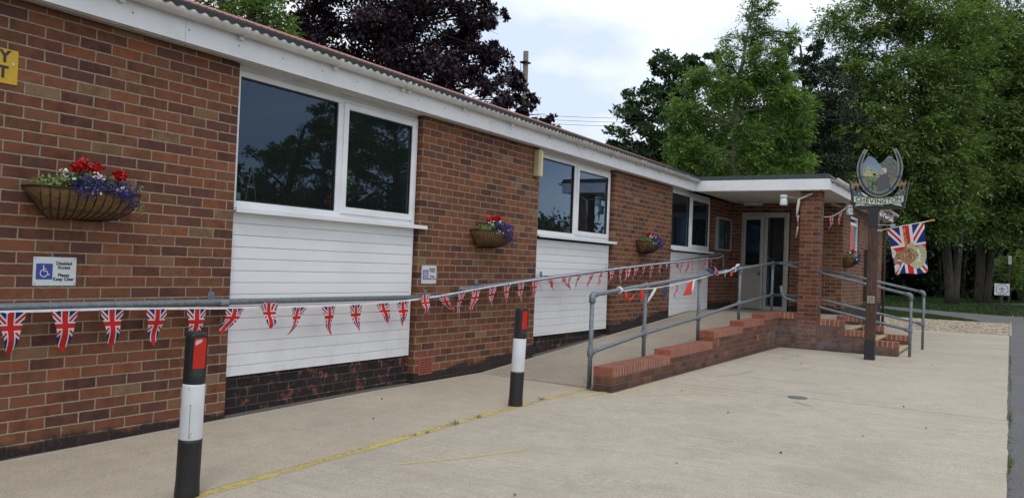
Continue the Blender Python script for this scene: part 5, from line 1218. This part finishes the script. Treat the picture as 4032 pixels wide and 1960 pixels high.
_m = M("pale_bark", rough=.95, spec=.1); n = _m.noise(3, 5, .7, sc3=(3, 3, .5)); _m.color(_m.ramp(n, [(.3, (.12, .11, .09)), (.7, (.26, .25, .21))])); BARKP = _m.mat
rng = np.random.default_rng(5)
def unit(a): return a/np.maximum(np.linalg.norm(a, axis=1)[:, None], 1e-9)
def leaves(name, blobs, mat, parent, dens, size, aspect=.42, style='broad', clump=.34, fill=.5, flat=1.0, wind=(0, 0, 0), vflat=.5):
    """leaf faces gathered in sprays on sub-clumps that sit through and around each limb end"""
    P = []; A = []; S = []
    for (cx, cy, cz, r) in blobs:
        nc = max(3, int(9*(r/.8)**1.4)); d = unit(rng.normal(size=(nc, 3))); q = rng.uniform(fill, 1.02, size=(nc, 1))
        cc = np.array((cx, cy, cz))+d*q*r*np.array((1, 1, flat)); cr = r*clump*rng.uniform(.55, 1.25, size=nc)
        n = max(20, int(dens*r*r)); idx = rng.integers(0, nc, n)
        dd = rng.normal(size=(n, 3)); dd = unit(dd)*rng.uniform(0, 1, size=(n, 1))**.5
        p = cc[idx]+dd*cr[idx][:, None]*np.array((1.1, 1.1, vflat)); p[:, 2] += -.25*(np.linalg.norm((p-cc[idx])[:, :2], axis=1)**2)/np.maximum(cr[idx], .1)
        if style == 'spray':      # pinnate sprays: leaflets either side of a drooping stalk
            k = 7; stalk = unit(dd*np.array((1, 1, .35))+rng.normal(size=(n, 3))*.5+np.array((0, 0, -.08))+np.array(wind)); L_ = size*2.6*rng.uniform(.7, 1.25, size=(n, 1))
            side = unit(np.cross(stalk, np.array((0, 0, 1.0))+rng.normal(size=(n, 3))*.35))
            for j in range(k):
                s_ = (j//2+.6)/(k/2) if j < k-1 else 1.05; sg = (1 if j % 2 else -1) if j < k-1 else 0
                base = p+stalk*L_*s_*.9; base[:, 2] -= (s_**2)*.14*L_[:, 0]
                a = unit(side*sg*.8+stalk*.75+np.array((0, 0, -.15)) if sg else stalk+np.array((0, 0, -.3)))
                P.append(base); A.append(a); S.append(size*rng.uniform(.75, 1.2, size=(n, 1)))
        else:
            a = unit(dd+rng.normal(size=(n, 3))*.9+np.array(wind)); P.append(p); A.append(a); S.append(size*rng.uniform(.6, 1.35, size=(n, 1)))
    P = np.concatenate(P); A = np.concatenate(A); S = np.concatenate(S); n = len(P)
    W_ = unit(np.cross(A, unit(rng.normal(size=(n, 3))*.55+np.array((0, 0, 1.0)))))
    if style != 'spray': W_ = unit(np.cross(A, rng.normal(size=(n, 3))*1.0+np.array((0, 0, .8))))
    v = np.stack([P, P+A*S*.5+W_*S*aspect*.5, P+A*S, P+A*S*.5-W_*S*aspect*.5], 1).reshape(-1, 3)-np.array(origin(parent))
    me = bpy.data.meshes.new(name); me.vertices.add(4*n); me.vertices.foreach_set('co', v.astype(np.float32).ravel())
    me.loops.add(4*n); me.loops.foreach_set('vertex_index', np.arange(4*n, dtype=np.int32)); me.polygons.add(n)
    me.polygons.foreach_set('loop_start', np.arange(0, 4*n, 4, dtype=np.int32)); me.polygons.foreach_set('loop_total', np.full(n, 4, dtype=np.int32))
    me.update(calc_edges=True); me.materials.append(mat); o = bpy.data.objects.new(name, me); C.objects.link(o); o.parent = parent; return o
def limb(b, p0, p1, r0, r1, rg, bend=.12, n=7, mi=0):
    p0, p1 = Vector(p0), Vector(p1); L_ = (p1-p0).length; o = Vector((rg.uniform(-1, 1), rg.uniform(-1, 1), rg.uniform(.1, .8)))*L_*bend
    pts = [p0.lerp(p1, i/n)+o*math.sin(math.pi*i/n)+Vector((rg.uniform(-1, 1), rg.uniform(-1, 1), 0))*L_*.012 for i in range(n+1)]
    b.tube(pts, [r0+(r1-r0)*i/n for i in range(n+1)], 8, mi); return pts
def tree(name, label, blobs, trunks, mat, dens, size, style='broad', bark=BARK, clump=.34, fill=.5, seed=1, group=None, cat="tree", limbs=True, flat=1.0, aspect=.42, wind=(0, 0, 0)):
    rg = random.Random(seed); t = empty(name, tuple(trunks[0][0][0]), label, cat, group)
    b = MB(); nodes = []
    for path, r0, r1 in trunks:
        path = [Vector(p) for p in path]; fine = []
        for a, c in zip(path, path[1:]): fine += [a.lerp(c, i/6) for i in range(6)]
        fine.append(path[-1]); n = len(fine)
        fine = [p+Vector((rg.uniform(-1, 1), rg.uniform(-1, 1), 0))*r0*.18 for p in fine]
        rad = [(r0*1.35 if i == 0 else r0)*(1-i/(n-1))+r1*i/(n-1) for i in range(n)]
        b.tube(fine, rad, 10); nodes += [(p, rad[i]) for i, p in enumerate(fine)]
    tk = mesh("trunk", b, bark, t)
    if limbs:
        b = MB()
        for (cx, cy, cz, r) in blobs:
            c = Vector((cx, cy, cz)); cand = [(p, rr_) for p, rr_ in nodes if p.z < cz-.05*(c-p).length] or nodes
            p, rr_ = min(cand, key=lambda q: (q[0]-c).length+.2*abs(q[0].z-cz+1.2))
            pts = limb(b, p, c, min(rr_*.55, .03+.045*r), .012+.008*r, rg)
            for k in range(5):
                s = pts[rg.randint(3, 6)]; d = Vector((rg.gauss(0, 1), rg.gauss(0, 1), rg.gauss(.3, .8))).normalized()
                limb(b, s, c+d*r*rg.uniform(.6, 1.0), .014+.006*r, .005, rg, .18, 5)
        mesh("limb", b, bark, t)
    leaves("crown", blobs, mat, t, dens, size, aspect, style, clump, fill, flat, wind)
    return t
def P0(p): return [p[0], p[1]]
B = {}
B['beech']=[(22.43,22.51,8.85,2.1),(21.42,22.3,7.16,1.2),(22.89,19.81,8.84,2.4),(22.59,20.39,6.6,2.12),(23.65,18.65,6.4,2.12),(23.87,18.22,8.45,2.12),(24.61,16.97,8.97,1.02),(24.85,16.6,8.43,0.65),(24.58,17.09,7.3,1.39),(25.04,16.35,6.41,1.2),(24.51,15.33,5.42,0.98),(25.68,15.31,5.91,0.55),(25.8,15.14,5.18,0.55),(25.26,14.1,5.03,0.36),(26.26,14.38,5.03,0.32),(22.06,21.31,5.45,1.85),(23.52,18.92,4.63,1.66),(24.72,16.95,4.72,1.48),(22.02,21.2,10.44,2.31),(23.55,18.67,10.56,2.31),(24.68,16.83,9.81,0.55),(25.15,16.14,7.25,0.46),(25.21,15.98,9.02,0.28),(25.05,16.25,8.73,0.32),(25.46,15.65,6.63,0.42)]
B['left_green']=[(13.17,16.65,6.48,0.92),(13.65,15.85,6.27,0.8),(13.86,15.52,5.79,0.49),(14.03,15.26,5.55,0.34),(13.52,16.1,5.58,0.62),(12.87,17.13,6.82,0.74),(14.16,15.04,5.41,0.22),(13.72,15.77,5.22,0.43)]
B['oak']=[(40.74,15.41,9.69,1.59),(40.1,16.51,8.32,1.59),(39.89,16.92,6.58,1.32),(40.7,15.57,6.91,1.99),(39.43,17.7,6.15,0.73),(39.21,18.05,6.53,0.4),(41.42,14.28,9.88,1.46),(41.3,14.63,5.63,1.99),(40.36,16.2,5.02,1.72),(40.36,16.0,10.73,0.53),(41.11,14.76,10.98,0.6),(39.69,17.19,8.29,0.66),(41.8,13.62,10.7,0.79),(42.26,12.98,7.55,2.65)]
B['ash']=[(26.88,7.46,8.43,0.37),(27.08,7.1,8.61,0.33),(27.0,7.26,7.86,0.62),(27.33,6.73,7.8,0.37),(27.54,6.38,7.9,0.25),(26.61,7.93,7.33,0.5),(26.51,8.13,6.74,0.33),(27.02,7.28,6.86,0.91),(27.29,6.84,6.47,0.66),(26.27,8.54,6.14,0.83),(25.92,9.11,6.36,0.33),(27.11,7.17,5.62,1.5),(26.09,8.87,5.13,0.96),(25.74,9.44,5.35,0.37),(25.61,9.65,5.17,0.25),(26.63,8.0,4.58,1.58),(27.59,6.39,5.41,0.83),(27.63,6.36,4.24,0.96),(25.96,9.12,3.87,0.83),(26.96,7.48,3.61,1.33),(27.78,6.13,3.67,0.58),(25.74,9.49,4.18,0.37),(27.78,6.09,4.84,0.5),(26.45,8.33,3.57,0.91),(26.86,7.47,8.93,0.21)]
B['conifer']=[(37.69,8.83,10.59,0.34),(37.69,8.86,9.91,0.63),(37.86,8.6,9.12,0.97),(38.07,8.28,8.11,1.25),(38.29,7.96,6.99,1.48),(38.46,7.73,5.63,1.59),(38.38,7.9,4.6,1.71),(38.23,7.94,10.29,0.68),(38.56,7.43,9.41,1.02),(38.73,7.2,7.82,1.48),(39.03,6.77,6.02,1.71)]
B['bigA']=[(48.3,8.57,13.85,1.27),(49.15,7.13,14.62,1.7),(48.65,8.04,12.17,1.27),(50.17,5.44,14.98,1.84),(49.5,6.69,11.24,2.12),(50.57,4.88,11.89,2.12),(48.81,7.86,9.77,1.7),(49.81,6.26,8.71,2.41),(51.03,4.21,9.23,2.12),(48.89,7.81,7.51,1.84),(48.87,7.9,6.09,1.42),(50.04,5.96,6.18,1.98),(51.35,3.79,6.56,1.84),(50.98,4.46,4.55,1.56),(49.98,6.14,3.76,1.56),(50.45,5.4,3.09,1.13),(49.37,7.13,4.43,1.42),(50.79,4.45,13.9,1.56),(49.67,6.21,16.65,2.27),(51.54,3.58,3.17,0.99)]
B['bigB']=[(58.53,3.14,17.07,1.76),(59.27,2.0,15.05,2.24),(60.31,0.32,13.68,2.4),(61.06,-0.99,15.98,2.4),(58.85,2.77,12.93,2.56),(60.25,0.52,10.79,2.72),(59.16,2.39,8.78,2.56),(61.1,-0.78,7.97,2.88),(59.91,1.24,6.28,2.4),(58.96,2.86,5.24,1.76),(61.31,-1.0,4.46,2.24),(60.49,0.36,4.08,1.76),(59.34,2.27,3.67,1.12),(58.06,4.11,11.59,1.44),(59.47,1.54,18.75,2.4),(61.55,-1.65,11.53,2.4),(58.29,3.63,14.49,1.6)]
B['backA']=[(70.64,10.56,5.93,3.25),(72.5,7.56,4.03,3.05),(74.11,4.93,3.14,3.05),(75.69,2.33,3.26,3.05),(77.27,-0.29,3.18,2.84),(73.16,6.6,0.42,2.23),(74.44,4.51,-0.09,1.83),(75.7,2.42,0.0,1.83),(72.33,7.98,-0.05,1.83),(71.87,8.5,6.84,3.25),(73.94,5.04,7.81,3.25),(76.03,1.58,8.37,3.25),(77.65,-1.06,7.27,3.05),(69.74,11.99,7.49,3.05),(72.36,7.56,10.94,3.66),(74.88,3.39,11.13,4.06)]
B['backB']=[(60.94,14.9,8.84,2.95),(62.21,12.83,8.01,2.59),(63.3,10.97,9.76,2.77),(63.86,10.13,7.58,2.22),(59.56,17.24,7.26,2.4),(58.22,19.45,7.16,2.03),(61.79,13.4,11.87,2.22)]
B['bushR']=[(66.44,0.31,0.79,1.23),(67.16,-0.89,1.02,1.4),(65.91,1.19,0.22,0.79),(67.38,-1.22,-0.2,0.88)]
B['canopybush']=[(30.35,7.67,3.67,0.37),(30.07,8.14,3.56,0.28),(30.83,6.88,3.62,0.32),(30.64,7.2,3.69,0.28)]
B['refA']=[(20.3,-13.0,2.34,0.82),(21.07,-13.0,3.17,0.84),(22.16,-13.0,3.69,0.87),(22.9,-13.0,4.37,0.79),(23.81,-13.0,5.11,0.91),(24.19,-13.0,5.89,0.56),(23.62,-13.0,3.68,1.4),(22.0,-13.0,2.13,1.15),(25.27,-13.0,5.14,1.46),(20.59,-13.0,1.36,0.92)]
B['refB']=[(29.09,-15.0,5.84,1.77),(31.91,-15.0,5.78,1.88),(30.14,-15.0,3.59,1.81),(33.04,-15.0,4.15,1.92),(29.0,-15.0,7.24,1.29),(31.03,-15.0,7.26,1.35),(35.08,-15.0,6.25,1.6),(36.37,-15.0,4.51,2.05),(27.52,-15.0,3.77,1.36),(32.86,-15.0,6.95,1.15)]
B['refbranch']=[(11.59,-3.0,3.6,0.2),(11.79,-3.0,3.54,0.13),(11.5,-3.0,3.37,0.13)]
B['bigA'] += [(51.6, 3.3, 11.3, 2.2), (51.9, 2.9, 8.2, 2.1), (52.0, 2.6, 14.2, 2.0), (50.4, 4.6, 4.9, 1.6), (49.6, 5.6, 5.6, 1.7), (50.6, 4.4, 7.0, 1.9), (51.9, 2.7, 5.2, 1.5), (48.9, 6.6, 8.6, 1.7), (51.4, 2.7, 3.6, 1.1), (51.9, 4.6, 3.4, 1.3), (50.9, 5.9, 2.6, 1.2)]
B['bigB'] += [(57.2, 3.0, 7.2, 2.2), (57.6, 1.6, 6.0, 2.2), (58.0, .2, 6.6, 2.3), (58.2, -1.2, 7.0, 2.3), (57.4, 2.2, 10.0, 2.3), (58.2, -.4, 10.5, 2.4), (57.8, .9, 3.7, 1.5), (58.6, -1.0, 3.4, 1.5), (57.3, 3.2, 13.0, 2.2), (58.4, -1.8, 13.2, 2.4), (58.9, -2.6, 9.5, 2.4), (58.0, 1.1, 14.3, 2.2), (58.2, 2.6, 3.6, 1.3), (58.8, -2.4, 4.6, 1.8), (57.9, .2, 4.4, 1.4)]
def one(pth, r0, r1): return (pth, r0, r1)
tree("copper_beech", "huge dark purple copper beech behind the hall roof", B['beech'], [(((23.4, 19.3, G), (23.3, 19.2, 4.0), (23.1, 19.5, 9.0)), .45, .12)], ML_COP, 1500, .15, clump=.27, fill=.35, seed=2, aspect=.62)
tree("garden_tree", "small light green tree in front of the copper beech at the top left", B['left_green'], [(((13.4, 16.4, G), (13.3, 16.4, 3.0), (13.2, 16.5, 6.5)), .16, .05)], ML_ASH, 800, .10, 'spray', seed=3, aspect=.34)
tree("oak_tree", "dark rounded oak standing left of and behind the pale ash", B['oak'], [(((41.2, 15.0, G), (41.0, 15.2, 5), (40.9, 15.2, 9)), .4, .1)], ML_OAK, 1250, .2, clump=.3, fill=.45, seed=4, aspect=.6)
tree("ash_tree", "bright green windswept ash with a narrow plume top behind the porch roof", B['ash'], [(((26.9, 7.6, G), (26.75, 7.84, 3.5), (26.72, 7.8, 6.0), (26.9, 7.45, 8.5)), .17, .03)], ML_ASH, 620, .125, 'spray', BARKP, clump=.27, fill=.35, seed=5, aspect=.34, wind=(.35, -.5, .1))
tree("cypress_tree", "blackish green cypress between the ash and the tall right trees", B['conifer'], [(((38.4, 7.9, G), (38.3, 7.95, 6), (38.0, 8.3, 10.3)), .22, .04)], ML_CON, 2100, .15, clump=.3, fill=.3, seed=6, aspect=.4, flat=1.0)
tree("tall_ash", "tall spreading ash with forked trunk nearer the village sign", B['bigA'], [(((53.2, 2.9, G-.1), (52.7, 3.4, 4.7), (51.6, 4.2, 9), (50.6, 5.2, 14)), .27, .05), (((53.2, 2.75, G-.1), (53.2, 2.4, 4.5), (52.4, 2.6, 8), (51.0, 4.0, 12)), .24, .05)], ML_BIG, 195, .24, 'spray', BARK, clump=.27, fill=.35, seed=7, aspect=.34, wind=(.2, -.3, 0))
tree("tall_ash", "tall ash with two leaning trunks farther right near the eye sign", B['bigB'], [(((59.9, 1.6, G-.1), (59.6, 1.75, 5), (59.2, 2.2, 10), (59.0, 2.6, 16)), .28, .06), (((59.9, 1.35, G-.1), (60.1, .8, 6), (60.4, .2, 11), (60.4, -.2, 15)), .26, .06)], ML_BIG, 180, .26, 'spray', BARK, clump=.27, fill=.35, seed=8, aspect=.34, wind=(.2, -.3, 0))
bk = empty("woodland", (70, 5, G), "dark understorey and woodland closing the view behind the tall trees", "woodland", kind='stuff')
o = leaves("woodland_leaves", B['backA']+B['backB'], ML_DRK, bk, 420, .42, .6, clump=.5, fill=.1); o['kind'] = 'stuff'
# dense wooded bank: a lumpy mass of branches and trunks behind the leaves
wb = MB(); rgw = random.Random(77)
for i in range(45):
    s = rgw.uniform(0, 1); x = 64+14*s+rgw.uniform(-3, 6); y = 24-27*s+rgw.uniform(-2, 2)*1.5; h = rgw.uniform(7, 13)
    wb.tube([(x, y, G-.1), (x+rgw.uniform(-.5, .5), y+rgw.uniform(-.5, .5), h*.5), (x+rgw.uniform(-1, 1), y+rgw.uniform(-1, 1), h)], [.16, .12, .05], 7)
o = mesh("woodland_trunks", wb, BARK, bk); o['kind'] = 'stuff'
hb = [(x+rng.uniform(-1, 1), y, z, 2.6) for x, y, z in [(68+14*s, 22-26*s, z) for s in np.linspace(0, 1, 12) for z in (.3, 3.2, 6.2)]]
o = leaves("woodland_depth", hb, ML_DRK, bk, 300, .55, .7, clump=.6, fill=0.0); o['kind'] = 'stuff'
tree("roadside_shrub", "lighter green bushes beyond the eye sign at the right edge", B['bushR'], [(((66.8, 0, G), (66.8, 0, .6)), .06, .03)], ML_BIG, 900, .2, seed=9, cat="shrub", fill=.3, aspect=.5)
tree("elder_bush", "broad leaved light green bush tops showing just above the porch roof", B['canopybush'], [(((30.5, 7.5, G), (30.5, 7.5, 3.4)), .08, .03)], ML_BIG, 1500, .15, seed=10, cat="bush", fill=.3, aspect=.7)
# trees across the road, seen only mirrored in the window glass
tree("roadside_tree", "leafy tree across the road mirrored in the left pane of the big window", B['refA'], [(((22.5, -13, G), (22.5, -13, 2.5), (23.2, -13, 5)), .25, .05)], ML_BIG, 1700, .13, seed=12, aspect=.5, group="trees across the road mirrored in the windows")
tree("roadside_tree", "larger leafy tree across the road mirrored in the right pane of the big window", B['refB'], [(((31.5, -15, G), (31.5, -15, 3), (31, -15, 6)), .35, .07)], ML_BIG, 1500, .15, seed=13, aspect=.5, group="trees across the road mirrored in the windows")
hb2 = [(x, -13.5-(x % 3), z, 1.5) for x in range(10, 52, 2) for z in (-.6, .8, 2.0)]
hg = empty("road_hedge", (28, -14, G), "dark hedge across the road mirrored low in the window glass", "hedge", kind='stuff')
o = leaves("hedge_leaves", hb2, ML_DRK, hg, 260, .3, .6, clump=.5, fill=0.1); o['kind'] = 'stuff'
# grass verges beyond the gravel
def verge(name, poly, n, h, seed, mat):
    rg = np.random.default_rng(seed); P = []
    xs_ = [p[0] for p in poly]; ys_ = [p[1] for p in poly]
    pts = rg.uniform((min(xs_), min(ys_)), (max(xs_), max(ys_)), size=(n*3, 2)); ins = np.zeros(len(pts), bool)
    for i in range(len(poly)):
        (xa, ya), (xb, yb) = poly[i], poly[(i+1) % len(poly)]; c = ((ya > pts[:, 1]) != (yb > pts[:, 1])) & (pts[:, 0] < (xb-xa)*(pts[:, 1]-ya)/((yb-ya) or 1e-9)+xa); ins ^= c
    pts = pts[ins][:n]; n = len(pts); a = rg.uniform(0, 6.28, n); l = h*rg.uniform(.5, 1.3, n); w_ = .02
    base = np.column_stack([pts, np.full(n, G-.03)]); d = np.column_stack([np.cos(a)*.4, np.sin(a)*.4, np.ones(n)]); d = unit(d)*l[:, None]; s = np.column_stack([-np.sin(a), np.cos(a), np.zeros(n)])*w_
    v = np.stack([base-s, base+s, base+d], 1).reshape(-1, 3); me = bpy.data.meshes.new(name); me.vertices.add(3*n); me.vertices.foreach_set('co', v.astype(np.float32).ravel())
    me.loops.add(3*n); me.loops.foreach_set('vertex_index', np.arange(3*n, dtype=np.int32)); me.polygons.add(n); me.polygons.foreach_set('loop_start', np.arange(0, 3*n, 3, dtype=np.int32)); me.polygons.foreach_set('loop_total', np.full(n, 3, dtype=np.int32)); me.update(calc_edges=True)
    me.materials.append(mat); o = bpy.data.objects.new(name, me); C.objects.link(o); return o
GR = leaf_mat("grass_blade", [(.1, (.014, .032, .009)), (.5, (.03, .062, .015)), (.9, (.07, .12, .03))], .3, .7)
T(verge("grass_verge", [(31.6, .75), (31.9, 12), (45, 14), (40, 5.3), (34.5, 1.9)], 30000, .07, 1, GR), "short grass strip between the gravel and the side path", "grass", kind='stuff')
T(verge("grass_verge", [(38.7, -.7), (40.8, 2.4), (44.7, 6.4), (60, 24), (76, 12), (70, -4), (56, -3)], 50000, .10, 2, GR), "rough grass bank beyond the side path under the trees", "grass", kind='stuff')
